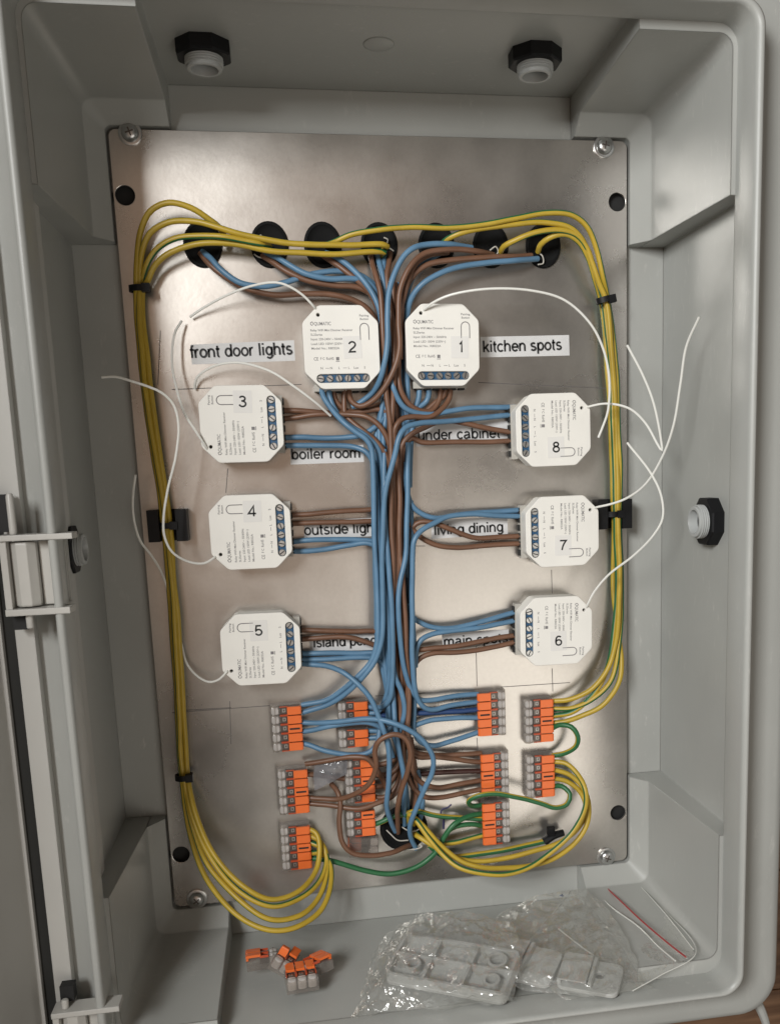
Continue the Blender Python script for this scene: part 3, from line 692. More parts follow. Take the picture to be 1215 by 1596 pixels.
tag('living dining', (672,811), (790,805), (791,832), (672,840), 677, 783, 834, 828, 8.8)
tag('island pendants', (482,990), (606,986), (606,1012), (483,1016), 489, 622, 1009, 1003, 8.8)
tag('main spots', (688,987), (792,981), (794,1003), (690,1010), 692, 790, 1007, 1001, 8.8)

# ------------------------------------------------------------------ lever connectors
_con = {}
def con_meshes():
    mb = MB(); mb.box((4.7, -8.6, 0), (7.8, 1.5, 5.0)); mb.box((8.6, -7.6, 0), (1.4, 3.0, 4.4)); mb.lathe((8.5, -8.3, -2.3), (0,0,1), [(1.05,0),(1.05,4.6)], 10)
    mb.box((-1.2, -7.9, 2.6), (5.0, 1.4, .42), mi=1); mb.box((-1.2, -7.9, -2.6), (5.0, 1.4, .42), mi=1)
    _con['lever'] = mb.mesh('lever', [M_orange, M_ored])
    mb = MB(); mb.box((4.9, -9.45, 0), (6.2, .15, 1.1)); _con['mark'] = mb.mesh('slot_mark', M_blackink)
    mb = MB(); mb.box((-1.0, -5.4, 0), (4.6, 3.6, 4.1)); mb.box((-1.2, -7.3, .1), (2.0, .3, 2.2), mi=1); mb.box((-1.2, -7.5, .1), (1.0, .3, 1.3), mi=0)
    _con['clamp'] = mb.mesh('clamp', [M_clamp, M_spring])
    mb = MB(); mb.prism(rrect(2.35, 2.45, 1.5, 4, -6.6, 0), 2.2, 8.1, bev=.7); _con['bulb'] = mb.mesh('test_port', M_bulb)
con_meshes()
def conmesh_housing(n):
    key = 'h%d' % n
    if key not in _con:
        w = n*5.75+.8; mb = MB()
        pr = [(-9.4, .3), (9.0, .3), (9.3, 5.6), (3.0, 6.6), (-3.4, 6.8), (-6.5, 8.2), (-8.9, 7.4), (-9.4, 5.8)]
        m_ = len(pr); vs = [(x, -h, z) for z in (-w/2, w/2) for x, h in pr]
        mb.add(vs, [tuple(range(m_)), tuple(range(2*m_-1, m_-1, -1))] + [(k, (k+1) % m_, m_+(k+1) % m_, m_+k) for k in range(m_)])
        _con[key] = mb.mesh('housing', M_clear, angle=30)
    return _con[key]
def connector(px, py, n, side, label, marks=(2,), h=0.0, R=None, loc=None, tilt=0, group='clear lever connectors with orange levers'):
    "side +1: wires enter from the right"
    c = loc if loc is not None else at(px, py, 5)
    if loc is None: c = Vector((c.x, -h, c.z))
    RR = R if R is not None else (Matrix.Rotation(math.radians(tilt), 3, 'Y') @ (Matrix.Identity(3) if side > 0 else Matrix.Rotation(math.pi, 3, 'Y')))
    e = empty('lever_connector', c, RR); setp(e, label, 'wire connector', group)
    link('housing', conmesh_housing(n), e)
    for k in range(n):
        z = (k-(n-1)/2)*5.75
        for nm, me in (('lever', _con['lever']), ('clamp', _con['clamp']), ('test_port', _con['bulb'])):
            o = link(nm, me, e); o.location = (0, 0, z*S)
            if nm == 'lever': lv = o
        if k in marks and n >= 3: link('slot_mark', _con['mark'], lv)
    return e
connector(447, 1134, 5, 1, 'five lever connector with blue wires, topmost of the left column')
connector(457, 1232, 5, 1, 'five lever connector with brown wires, middle of the left column')
connector(461, 1319, 5, 1, 'five lever connector with yellow green wires, lowest of the left column')
connector(549, 1106, 2, 1, 'upper two lever connector with blue wires left of the central wire trunk')
connector(550, 1149, 2, 1, 'lower two lever connector with blue wires left of the central wire trunk')
connector(560, 1215, 5, 1, 'five lever connector with brown wires between left column and central trunk')
connector(561, 1281, 3, 1, 'three lever connector with one green wire left of the big torn grommet')
connector(765, 1111, 5, -1, 'five lever connector with blue wires below module 6')
connector(770, 1205, 5, -1, 'five lever connector with brown wires, below the one with blue wires')
connector(772, 1281, 5, -1, 'five lever connector with green wires, lowest of its column on the right', marks=(2,))
connector(838, 1122, 5, 1, 'five lever connector fed by the right yellow green bundle, topmost far right')
connector(840, 1208, 5, 1, 'five lever connector with looping yellow green wires, lower one far right')
# a spare one lying on its back below the three lever one
cc = at(566, 1316, 4)
connector(0, 0, 2, 1, 'spare connector lying upside down below the three lever connector', R=Matrix.Rotation(math.pi, 3, 'Z') @ Matrix.Rotation(math.radians(-4), 3, 'Y'), loc=Vector((cc.x, -10.2, cc.z)), marks=())
# loose connectors dropped on the bottom wall
ZF = -ZR
p = atz(430, 1535, ZF)
for (px, py, up, rz, tl, ty, n, lift, lab) in ((470,1541,5.5,96,-90,0,3,None,'loose connector lying on its side on the enclosure floor, clear end nearest the rim'),
                                    (410,1515,7.0,184,-82,0,2,None,'loose connector with its orange levers pointing left on the enclosure floor'),
                                    (440,1516,9.0,70,-60,0,2,1,'loose connector with one lever standing up in the heap on the floor'),
                                    (492,1524,6.0,40,-100,10,2,None,'loose connector at the right end of the heap on the enclosure floor')):
    q = atz(px, py, ZF+up*.5)
    R = Matrix.Rotation(math.radians(rz), 3, 'Z') @ Matrix.Rotation(math.radians(tl), 3, 'X') @ Matrix.Rotation(math.radians(ty), 3, 'Y')
    e = connector(0, 0, n, 1, lab, R=R, loc=Vector((q.x, q.y, ZF+up)), marks=(), group='loose connectors on the enclosure floor')
    if lift is not None:
        lv = [o for o in e.children if o.name.startswith('lever')][lift]
        lv.rotation_euler = (0, 0, math.radians(-78)); lv.location = lv.location + Vector((6*S, -1*S, 0))
# ------------------------------------------------------------------ wires
WR = 1.65
DIM = {'module 1': 'the kitchen spots dimmer', 'module 2': 'the front door dimmer', 'module 3': 'the boiler room dimmer', 'module 4': 'the outside lights dimmer', 'module 5': 'the island pendants dimmer', 'module 6': 'the main spots dimmer', 'module 7': 'the living dining dimmer', 'module 8': 'the under cabinet dimmer'}
def wire(col, label, pts, r=WR, group=None, tw=.03, ph=None):
    for k_, v_ in DIM.items(): label = label.replace(k_, v_)
    P = spline([at(*p) for p in pts]); mb = MB(); sd = random.uniform(0, 99)
    for i_, v in enumerate(P):
        k_ = min(1, i_/6, (len(P)-1-i_)/6); o_ = Vector((v.x*.04, sd, v.z*.04))
        v += Vector((nz.noise(o_), 0, nz.noise(o_ + Vector((9, 0, 0)))))*.75*k_ + Vector((0, -abs(nz.noise(o_ + Vector((0, 7, 0)))), 0))*.9*k_
    if col == 'yg':
        tube(mb, P, r, 12, stripe=(0, 1, 4), tw=tw*.03*random.choice((-1, 1)), ph=math.radians(random.choice((54, 62, 204, 214)) + random.uniform(-6,6)) if ph is None else ph); ms = [M_yel, M_grn]
    elif col == 'gy':
        tube(mb, P, r, 12, stripe=(1, 0, 3), tw=tw*.03, ph=math.radians(random.choice((40, 232, 50))+random.uniform(-8,8)) if ph is None else ph); ms = [M_yel, M_grn]
    else:
        tube(mb, P, r, 10); ms = {'b': M_blue, 'db': M_dblue, 'n': M_brown, 'dn': M_dbrown}[col]
    nm = {'b': 'blue_wire', 'db': 'blue_wire', 'n': 'brown_wire', 'dn': 'brown_wire', 'yg': 'earth_wire', 'gy': 'earth_wire'}[col]
    g = group or {'b': 'blue neutral wires', 'db': 'blue neutral wires', 'n': 'brown live wires', 'dn': 'brown live wires', 'yg': 'yellow and green earth wires', 'gy': 'yellow and green earth wires'}[col]
    setp(mb.obj(nm, ms, angle=60), label, 'wire', g)
# --- earth wires, upper left, into the left bundle
LB = [(218,450),(224,560),(240,690),(260,815),(270,930),(278,1060),(287,1210)]
def lb(dx, h0): return [(x+dx*(1+.25*math.sin(i*1.7+dx)), y, h0+1.2*math.sin(i*2.1+dx)) for i, (x, y) in enumerate(LB)]
wire('yg', 'yellow green wire making the highest loop at the upper left of the plate',
     [(352,382,4),(345,360,10),(325,342,14),(298,324,16),(262,316,16),(234,330,14),(219,362,12),(213,405,10)] + lb(-5, 6) + [(296,1300,12),(318,1362,26),(360,1418,42),(410,1448,50),(455,1448,50),(495,1425,40),(514,1385,26),(514,1345,14),(500,1330,9),(478,1331,5)])
wire('yg', 'yellow green wire from the fourth grommet arching second highest into the left bundle',
     [(598,388,5),(603,384,14),(596,381,16),(540,381,17),(480,380,18),(430,377,18),(385,367,18),(340,353,18),(300,345,16),(262,346,15),(236,362,13),(222,395,11)] + lb(-1.5, 9) + [(300,1290,14),(325,1350,28),(372,1402,42),(420,1432,48),(465,1428,44),(496,1400,30),(510,1360,18),(505,1325,10),(478,1311,5)])
wire('yg', 'yellow green wire third from the top in the upper left arch',
     [(420,384,4),(408,380,16),(380,375,17),(345,369,18),(310,367,16),(270,372,14),(242,390,12),(226,420,10)] + lb(2, 5) + [(302,1280,16),(330,1340,28),(375,1390,40),(425,1412,44),(470,1398,36),(500,1368,22),(508,1335,12),(498,1312,8),(478,1300,5)])
wire('yg', 'yellow green wire from the fourth grommet lowest in the upper left arch',
     [(596,398,5),(598,393,12),(585,392,14),(520,395,15),(470,394,15),(420,390,15),(380,382,15),(340,378,15),(300,381,14),(262,396,13),(240,416,11),(229,438,10)] + lb(5, 8) + [(306,1270,17),(335,1335,27),(380,1382,38),(425,1402,40),(468,1388,33),(494,1355,20),(498,1315,12),(492,1298,9),(478,1291,6)])
# --- earth wires, upper right, into the right bundle
RB = [(942,467),(953,560),(959,690),(961,800),(963,930)]
def rb(dx, h0): return [(x+dx*(1+.2*math.sin(i*1.9+dx)), y, h0+1.2*math.sin(i*1.6+dx)) for i, (x, y) in enumerate(RB)]
wire('yg', 'yellow green wire crossing from the third grommet to the right bundle, highest at the right',
     [(505,382,4),(518,377,12),(545,365,16),(590,357,18),(640,354,18),(700,356,18),(750,350,19),(800,340,20),(850,332,20),(890,336,20),(915,355,18),(930,390,16),(938,430,14)] + rb(5, 9) + [(963,1010,12),(952,1062,14),(925,1088,12),(890,1104,9),(860,1105,5)])
wire('yg', 'yellow green wire from the fifth grommet into the right bundle',
     [(688,385,5),(692,376,11),(710,366,15),(745,357,17),(800,350,18),(850,347,18),(885,353,18),(905,372,16),(920,405,14),(932,440,13)] + rb(1, 11) + [(958,1005,13),(945,1045,14),(920,1076,13),(888,1090,9),(860,1093,5)])
wire('yg', 'yellow green wire from the sixth grommet into the right bundle',
     [(780,392,4),(785,384,10),(805,374,14),(835,362,17),(870,358,18),(898,366,17),(915,388,15),(926,420,13),(934,445,11)] + rb(-3, 8) + [(953,1010,11),(938,1060,12),(915,1092,11),(888,1111,8),(860,1116,5)], tw=.05)
wire('yg', 'yellow green wire from the seventh grommet into the right bundle',
     [(838,392,4),(842,380,10),(855,370,14),(880,365,16),(900,376,15),(914,400,13),(925,432,11)] + rb(-7, 5) + [(968,1030,12),(960,1070,15),(938,1100,14),(905,1117,10),(880,1125,8),(861,1127,5)])
# --- lower right earth loops
wire('gy', 'short green earth loop joining the two far right connectors', [(859,1136,5),(872,1130,10),(890,1133,14),(900,1148,16),(897,1163,14),(880,1174,9),(860,1178,5)], tw=.08)
wire('yg', 'yellow green wire with the widest loop round the lower right, outermost of three',
     [(645,1285,3),(646,1276,12),(664,1303,18),(689,1331,24),(715,1351,30),(750,1362,34),(784,1364,34),(825,1351,32),(859,1328,30),(894,1293,28),(911,1259,24),(911,1230,18),(900,1207,14),(882,1190,9),(860,1187,5)])
wire('yg', 'yellow green wire looping round the lower right, middle of three',
     [(638,1283,3),(638,1269,10),(658,1285,14),(686,1316,18),(718,1343,22),(750,1352,25),(802,1352,25),(859,1340,24),(894,1316,22),(914,1285,20),(917,1253,16),(907,1226,12),(888,1207,8),(860,1199,5)])
wire('yg', 'yellow green wire with the tightest loop round the lower right, innermost of three',
     [(644,1300,3),(652,1304,8),(672,1316,12),(709,1337,16),(744,1342,18),(787,1338,19),(830,1328,20),(871,1314,20),(900,1290,18),(913,1262,14),(904,1233,10),(884,1218,7),(860,1213,5)])
wire('gy', 'green earth wire looping back from the lower far right connector to the green one',
     [(860,1226,5),(875,1226,10),(888,1238,14),(883,1253,16),(865,1259,17),(842,1252,17),(802,1242,18),(773,1237,18),(744,1241,17),(730,1249,14),(734,1256,9),(753,1255,5)], r=1.6, tw=.02)
wire('gy', 'long green earth wire sagging from the lowest left connector under the grommet to the right',
     [(483,1338,5),(505,1340,8),(530,1346,9),(570,1358,10),(610,1362,11),(650,1350,11),(678,1328,11),(693,1303,12),(708,1284,12),(730,1272,9),(753,1268,5)], r=1.7, tw=.01)
wire('gy', 'yellow green wire running straight from the torn grommet to the green wire connector',
     [(628,1282,2),(632,1270,8),(648,1265,9),(672,1270,8),(715,1274,7),(753,1277,5)], tw=.02)
wire('gy', 'green earth wire to the fourth port of the green wire connector',
     [(690,1308,8),(700,1294,9),(718,1285,8),(735,1284,7),(753,1288,5)], r=1.6, tw=.02)
wire('yg', 'yellow green wire to the lowest port of the green wire connector',
     [(646,1296,2),(656,1306,7),(672,1313,8),(700,1314,7),(727,1308,6),(753,1302,5)], tw=.06)
wire('gy', 'green earth wire ending in the black crimp cap inside the loops', [(668,1318,5),(690,1334,6),(715,1335,7),(773,1328,7),(815,1320,7),(850,1311,6)], r=1.7, tw=.01)
wire('gy', 'short green wire between the three lever connector and the torn grommet', [(577,1287,5),(592,1282,7),(610,1274,8),(628,1270,8),(638,1276,3)], tw=.04)

# --- module wires
wire('b', 'upper blue wire of module 3', [(437,682,5),(470,682,6),(505,683,6),(541,682,7),(565,678,8),(586,664,9),(600,650,8)])
wire('b', 'lower blue wire of module 3', [(437,694,5),(470,694,6),(532,693,7),(554,696,8),(571,704,10),(582,722,10),(587,760,10)])
wire('n', 'upper brown wire of module 3', [(436,640,5),(470,640,6),(511,643,6),(560,643,7),(596,640,8),(612,660,8),(616,720,8)])
wire('n', 'lower brown wire of module 3, arching over into the trunk', [(436,653,5),(465,651,6),(494,647,8),(546,646,10),(573,650,13),(594,667,14),(607,692,14),(613,722,13),(614,770,12),(613,860,12),(616,930,10),(622,1010,9)])
wire('n', 'brown wire from under module 2 slanting into the trunk', [(537,604,6),(536,625,6),(538,646,7),(552,661,9),(570,675,11),(588,690,12),(603,712,12),(611,745,11),(612,800,10)])
wire('b', 'blue wire from module 2 slanting down into the left side of the trunk', [(500,604,6),(504,618,8),(513,632,10),(524,646,13),(538,661,16),(554,674,17),(570,686,18),(578,700,18),(581,725,18),(582,770,17),(583,820,16),(585,870,16),(587,920,16),(589,965,17),(588,1000,17),(578,1030,16),(560,1052,15),(535,1073,12),(505,1092,8),(470,1099,5)])
wire('b', 'second blue wire from module 2, behind the first', [(512,604,6),(513,615,7),(518,632,8),(530,650,10),(548,665,12),(570,678,13),(590,700,12),(598,750,11),(600,820,10),(601,900,10)])
wire('b', 'blue wire bending from the upper right into the bottom of module 2', [(735,386,8),(700,382,16),(668,381,19),(645,386,21),(628,400,21),(615,425,21),(607,455,21),(604,490,22),(603,530,22),(599,565,21),(592,592,18),(580,612,12),(560,628,9),(548,634,8)])
wire('n', 'brown wire curving from the sixth grommet into the bottom of module 2', [(768,397,4),(745,392,12),(700,389,16),(660,396,18),(638,416,19),(624,450,19),(620,500,19),(621,545,20),(614,575,20),(600,603,18),(582,624,15),(562,633,12),(547,624,9),(543,605,6)])
wire('n', 'short brown wire at the bottom of module 2', [(520,604,5),(522,622,4),(540,640,4),(575,636,5),(605,625,6)])
wire('b', 'upper blue wire of module 8', [(803,634,5),(780,635,6),(731,636,7),(697,641,8),(671,646,10),(647,644,12),(630,636,14),(619,620,15),(612,600,15),(610,570,13),(611,530,11),(610,480,9)])
wire('b', 'lower blue wire of module 8, bending down through the whole trunk', [(803,646,5),(753,651,8),(688,657,14),(648,661,20),(630,667,22),(621,681,23),(615,705,23),(607,735,22),(601,765,21),(597,800,20),(595,860,19),(596,920,18),(597,965,18),(594,1000,18),(584,1030,17),(567,1053,16),(545,1075,13),(510,1098,8),(471,1111,5)])
wire('n', 'upper brown wire of module 8', [(803,675,5),(780,671,6),(753,665,8),(723,658,9),(690,655,8),(660,668,8),(640,678,8),(626,695,8),(624,740,8)])
wire('n', 'lower brown wire of module 8', [(803,687,5),(753,688,6),(688,689,6),(656,689,7),(640,683,7),(628,700,7),(626,760,7)])
wire('b', 'left blue wire of module 1', [(653,602,5),(653,618,5),(648,635,4),(638,650,4),(632,690,4)])
wire('b', 'right blue wire of module 1', [(667,602,5),(668,612,5),(664,625,4),(648,640,4),(640,680,5),(638,760,6)])
wire('n', 'left brown wire of module 1', [(686,602,5),(685,622,6),(672,640,8),(654,639,10),(638,629,12),(627,612,13),(622,590,13),(621,560,12),(618,500,10),(612,440,8)])
wire('n', 'right brown wire of module 1, looping round into the trunk', [(702,602,5),(700,620,6),(688,638,9),(670,650,11),(646,650,13),(628,653,14),(618,664,15),(614,682,14),(618,710,13),(622,760,13),(622,860,13),(619,930,12),(622,990,11)])
wire('n', 'middle brown wire of module 1', [(694,602,5),(692,616,5),(678,628,5),(665,640,5),(650,655,5)])
wire('b', 'upper blue wire of module 7', [(818,794,5),(780,797,6),(753,799,7),(710,803,8),(676,807,9),(655,800,9),(641,787,9),(634,765,9),(633,720,9)])
wire('b', 'lower blue wire of module 7, turning down the right side of the trunk', [(818,805,5),(774,804,8),(731,801,10),(697,805,12),(676,816,14),(656,828,16),(646,842,17),(643,865,17),(642,920,17),(642,970,17),(643,1029,17),(645,1064,16),(651,1088,13),(662,1102,11),(676,1106,9),(700,1100,7),(745,1094,5)])
wire('n', 'upper brown wire of module 7', [(818,835,5),(780,837,6),(742,838,7),(723,833,9),(697,822,10),(676,814,9),(655,813,8),(643,821,7),(636,840,7)])
wire('n', 'lower brown wire of module 7', [(818,847,5),(780,848,6),(753,850,6),(710,853,7),(680,850,8),(658,839,8),(644,826,7),(636,815,7)])
wire('b', 'upper blue wire of module 6', [(808,953,5),(780,960,6),(750,969,7),(707,978,8),(674,977,8),(655,971,8),(643,962,8),(637,940,8)])
wire('b', 'lower blue wire of module 6', [(808,966,5),(780,972,6),(743,979,8),(700,983,9),(675,988,10),(657,998,11),(649,1013,11),(647,1040,10)])
wire('n', 'upper brown wire of module 6', [(808,990,5),(780,994,6),(745,1001,7),(707,1008,8),(675,1011,8),(652,1012,7),(640,1004,6)])
wire('n', 'lower brown wire of module 6', [(808,999,5),(780,1006,6),(745,1013,7),(707,1018,7),(675,1019,7),(656,1025,7),(645,1038,7),(640,1070,7)])
wire('n', 'upper brown wire of module 4', [(450,803,5),(480,801,6),(508,798,6),(560,796,6),(600,796,6),(614,812,6)])
wire('n', 'lower brown wire of module 4', [(450,816,5),(500,815,6),(550,814,6),(590,815,6),(610,830,6)])
wire('b', 'upper blue wire of module 4', [(450,845,5),(490,841,6),(526,840,6),(560,842,6),(588,847,7),(600,866,7)])
wire('b', 'lower blue wire of module 4', [(450,859,5),(480,859,6),(508,857,6),(545,850,7),(575,847,8),(594,858,9),(603,885,8)])
wire('n', 'upper brown wire of module 5', [(464,982,5),(500,983,6),(550,984,6),(590,984,6),(614,998,6)])
wire('n', 'lower brown wire of module 5', [(464,997,5),(500,995,6),(544,994,7),(570,1000,7),(592,1010,7),(612,1030,7)])
wire('b', 'upper blue wire of module 5', [(464,1019,5),(500,1018,6),(560,1019,6),(590,1020,7),(606,1034,7)])
wire('b', 'middle blue wire of module 5', [(464,1028,5),(500,1028,6),(562,1025,7),(586,1028,8),(600,1040,9),(606,1062,8)])
wire('b', 'lowest blue wire of module 5, crossing down to the torn grommet', [(464,1034,5),(490,1036,8),(512,1039,12),(537,1050,18),(562,1070,22),(578,1090,24),(587,1110,25),(595,1132,26),(602,1156,26),(606,1180,25),(606,1215,23),(602,1255,18),(608,1280,10),(616,1296,3)])

# --- upper grommets down into the trunk
wire('b', 'blue wire from the first grommet', [(315,392,2),(328,402,8),(345,420,11),(375,440,12),(410,446,11),(445,440,10),(480,428,9),(525,422,8),(560,428,7),(585,445,7)])
wire('n', 'brown wire from the first grommet, sweeping under to the trunk', [(312,394,2),(325,410,6),(350,430,8),(385,450,9),(425,460,9),(470,458,9),(515,458,9),(550,468,8),(575,485,7),(590,510,6)])
wire('b', 'blue wire from the second grommet', [(412,395,2),(430,400,8),(450,412,11),(475,426,13),(510,434,13),(545,434,12),(575,440,10),(592,465,9)])
wire('n', 'brown wire from the second grommet', [(408,398,2),(425,408,6),(450,424,9),(480,438,10),(520,444,10),(560,448,9),(585,465,8),(596,500,7)])
wire('b', 'blue wire from the third grommet', [(508,394,2),(522,400,8),(545,416,12),(565,436,14),(580,458,15),(590,485,15),(596,520,13),(600,570,12)])
wire('n', 'brown wire from the third grommet', [(500,396,2),(518,408,7),(540,424,10),(560,440,11),(578,460,10),(592,490,9)])
wire('n', 'left brown wire from the fourth grommet', [(577,396,3),(580,410,9),(586,430,14),(593,455,17),(596,490,18),(597,530,18),(600,590,16),(607,660,15),(609,740,15),(611,860,15),(613,930,14),(616,1000,13)])
wire('b', 'blue wire from the fourth grommet', [(587,394,2),(590,408,7),(595,430,10),(600,465,11),(602,520,11)])
wire('n', 'right brown wire from the fourth grommet', [(608,394,3),(605,412,8),(602,430,10),(606,465,12),(611,500,14),(614,550,15),(613,600,15),(610,660,14)])
wire('b', 'second blue wire from the fourth grommet', [(600,392,2),(598,408,6),(598,430,8),(604,470,9),(608,520,9)])
wire('b', 'blue wire from the seventh grommet, arching left into the trunk', [(838,403,4),(800,407,12),(760,409,14),(715,416,16),(682,428,17),(657,444,16),(641,465,13),(633,495,9),(630,540,7),(634,600,7),(636,650,6)])
wire('n', 'brown wire from the seventh grommet', [(828,398,3),(795,400,9),(750,401,12),(700,405,13),(665,412,13),(643,428,13),(630,455,12),(625,500,12),(624,560,11)])
wire('b', 'blue wire from the fifth grommet', [(690,392,2),(672,402,6),(650,420,9),(638,445,9),(630,480,8)])
wire('n', 'brown wire from the fifth grommet', [(698,393,3),(668,398,11),(648,410,14),(636,432,15),(628,465,14),(616,510,12)])

# --- long strands of the central trunk
TR = [('b',634,[(636,690,10),(634,760,12),(632,860,14),(624,905,16),(620,945,17),(621,982,17),(626,1020,16),(633,1052,15),(642,1076,13),(655,1091,11),(673,1091,9),(700,1086,7),(745,1082,5)],'blue trunk wire turning right into the top port of the blue wire connector'),
      ('b',0,[(599,700,12),(598,760,13),(600,820,15),(604,870,17),(608,930,18),(611,985,18),(611,1030,17),(610,1065,16),(607,1088,14),(598,1101,11),(584,1104,8),(569,1100,5)],'blue trunk wire turning left into the upper two lever connector'),
      ('b',0,[(587,760,12),(590,860,13),(600,930,14),(607,1000,14),(606,1060,12),(600,1090,9),(588,1110,7),(569,1112,5)],'blue trunk wire into the lower port of the upper two lever connector'),
      ('b',0,[(604,900,13),(609,1000,13),(615,1055,14),(625,1078,14),(630,1105,13),(626,1128,12),(618,1150,10)],'blue trunk wire with a bend just left of the brown strand'),
      ('b',0,[(602,640,8),(596,700,9),(594,800,9),(597,900,10),(603,1000,10),(612,1080,10),(616,1130,14),(622,1170,16),(630,1215,15),(630,1265,9),(630,1286,3)],'blue trunk wire running down to the torn grommet behind the brown loop'),
      ('b',0,[(640,780,6),(641,900,8),(644,1000,8),(645,1100,8),(646,1140,8),(655,1156,8),(675,1162,8),(701,1155,7),(747,1141,5)],'blue trunk wire into the lowest port of the blue wire connector'),
      ('b',0,[(636,900,5),(640,1000,5),(642,1080,6),(645,1130,6),(652,1128,6),(668,1123,6),(700,1120,6),(746,1119,5)],'blue trunk wire into the fourth port of the blue wire connector'),
      ('db',0,[(560,1107,3),(600,1116,3),(645,1112,4),(690,1110,5),(746,1106,5)],'dark blue wire crossing behind the trunk to the blue wire connector'),
      ('n',0,[(622,470,12),(617,530,12),(610,600,11),(607,680,11),(612,760,12),(614,860,13),(620,940,13),(628,1000,13),(636,1050,13),(637,1110,14),(635,1140,15),(640,1170,15),(643,1200,14),(656,1220,11),(679,1228,9),(715,1223,7),(751,1216,5)],'brown trunk wire turning right to the fourth port of the brown wire connector'),
      ('n',0,[(622,860,13),(628,910,14),(631,960,14),(632,1010,14),(637,1060,13),(632,1100,12),(628,1150,10),(630,1190,10),(637,1215,9),(648,1233,8),(663,1243,8),(690,1243,7),(720,1236,6),(752,1230,5)],'brown trunk wire turning right to the lowest port of the brown wire connector'),
      ('n',0,[(618,720,8),(620,900,8),(628,1050,8),(633,1130,8),(645,1170,7),(686,1178,6),(720,1176,6),(750,1174,5)],'brown trunk wire to the top port of the brown wire connector'),
      ('n',0,[(610,760,7),(613,900,7),(622,1050,7),(630,1150,7),(648,1180,8),(680,1181,8),(709,1184,7),(750,1188,5)],'brown trunk wire to the second port of the brown wire connector'),
      ('dn',0,[(560,1207,3),(600,1210,3),(650,1207,4),(700,1204,5),(751,1202,5)],'dark brown wire crossing behind the trunk to the brown wire connector'),
      ('n',0,[(607,690,5),(606,860,5),(616,1000,5),(626,1120,5),(618,1180,6),(600,1190,6),(576,1193,5)],'brown trunk wire turning left to the top port of the middle brown connector'),
      ('n',0,[(626,700,5),(626,860,5),(628,1000,5),(630,1160,5),(616,1200,6),(596,1208,6),(577,1206,5)],'brown trunk wire to the second port of the middle brown connector'),
      ('n',0,[(618,1000,3),(624,1120,3),(622,1190,4),(604,1222,5),(578,1228,5)],'brown trunk wire to the fourth port of the middle brown connector'),
      ('n',0,[(632,1040,3),(632,1140,4),(626,1200,5),(612,1232,6),(596,1243,6),(579,1241,5)],'brown trunk wire to the lowest port of the middle brown connector')]
for c, _, pts, lab in TR: wire(c, lab, pts)
# inner strands of the trunk that nothing in the photo tells apart
for k, (c, x, hh) in enumerate([('b',590,3),('b',596,5),('n',604,3),('n',609,6),('b',601,7),('n',616,3),('n',621,7),('b',631,4),('b',637,3),('n',626,3),('n',613,9),('n',618,10),('b',593,9),('b',585,7)]):
    P_ = []
    for i, y in enumerate((440,520,600,680,760,840,920,1000,1080,1130)):
        tgt = x + (616-x)*(.55 if y < 620 else .0) + (620-x)*(.3 if y > 1050 else 0) + 2.5*math.sin(k*2.3+i*1.1) + (y-760)*.018
        P_.append((tgt, y, hh + 1.2*math.sin(k+i*1.7)))
    wire(c, 'inner %s strand of the central trunk between the module columns' % ('blue' if c == 'b' else 'brown'), P_, group='inner %s strands of the trunk' % ('blue' if c == 'b' else 'brown'))

# --- lower centre
wire('b', 'big blue loop from the top left connector round the right into the torn grommet', [(466,1126,5),(490,1127,8),(523,1125,14),(573,1120,22),(602,1124,27),(635,1137,30),(660,1156,30),(674,1180,30),(673,1204,28),(661,1230,25),(648,1260,20),(639,1287,13),(641,1307,7),(648,1323,2)])
wire('b', 'blue wire from the fourth port of the top left connector, just under the big loop', [(467,1141,5),(490,1138,8),(511,1133,11),(545,1127,15),(573,1126,17),(592,1134,16),(602,1150,13),(612,1180,10)])
wire('b', 'blue wire sagging from the lowest port of the top left connector', [(468,1158,5),(482,1161,7),(505,1169,10),(548,1176,13),(575,1172,14),(588,1158,13),(591,1142,12),(596,1120,10)])
wire('b', 'upper blue wire of the lower two lever connector', [(568,1139,5),(582,1139,6),(600,1140,7),(612,1130,7)])
wire('b', 'lower blue wire of the lower two lever connector', [(568,1151,5),(580,1150,6),(596,1148,7),(608,1140,7)])
wire('n', 'big brown loop rising over the trunk and diving into the torn grommet', [(476,1243,5),(500,1245,8),(528,1246,12),(558,1234,20),(577,1219,25),(586,1194,28),(584,1170,30),(592,1153,31),(613,1144,32),(631,1151,32),(640,1172,31),(636,1199,29),(626,1229,25),(620,1258,19),(619,1282,9),(620,1298,2)])
wire('n', 'brown wire from the top port of the left brown connector, arching over the middle one', [(476,1191,6),(511,1186,10),(548,1181,15),(572,1183,17),(585,1197,17),(597,1215,13),(606,1240,9)])
wire('n', 'brown wire from the second port of the left brown connector', [(476,1207,5),(492,1208,4),(512,1212,3),(540,1214,3)])
wire('n', 'brown wire from the lowest port of the left brown connector', [(477,1252,5),(511,1255,8),(560,1260,13),(586,1252,13),(610,1241,11),(622,1222,9),(628,1190,7)])
wire('n', 'brown wire hanging in a long loop left of the torn grommet', [(516,1222,4),(526,1234,9),(531,1250,12),(528,1282,14),(533,1313,16),(548,1329,17),(573,1334,17),(610,1329,14),(630,1321,8),(640,1317,2)])
wire('b', 'short blue wire down the right side of the torn grommet', [(650,1200,6),(655,1225,7),(658,1250,7),(656,1270,5),(652,1283,2)])
wire('b', 'blue wire behind the big brown loop ending in the torn grommet', [(612,1140,8),(620,1165,10),(627,1195,10),(632,1225,8),(634,1260,5),(632,1285,2)])
wire('n', 'short brown wire down into the torn grommet beside the blue one', [(640,1150,5),(645,1190,6),(648,1230,6),(645,1262,5),(640,1284,2)])

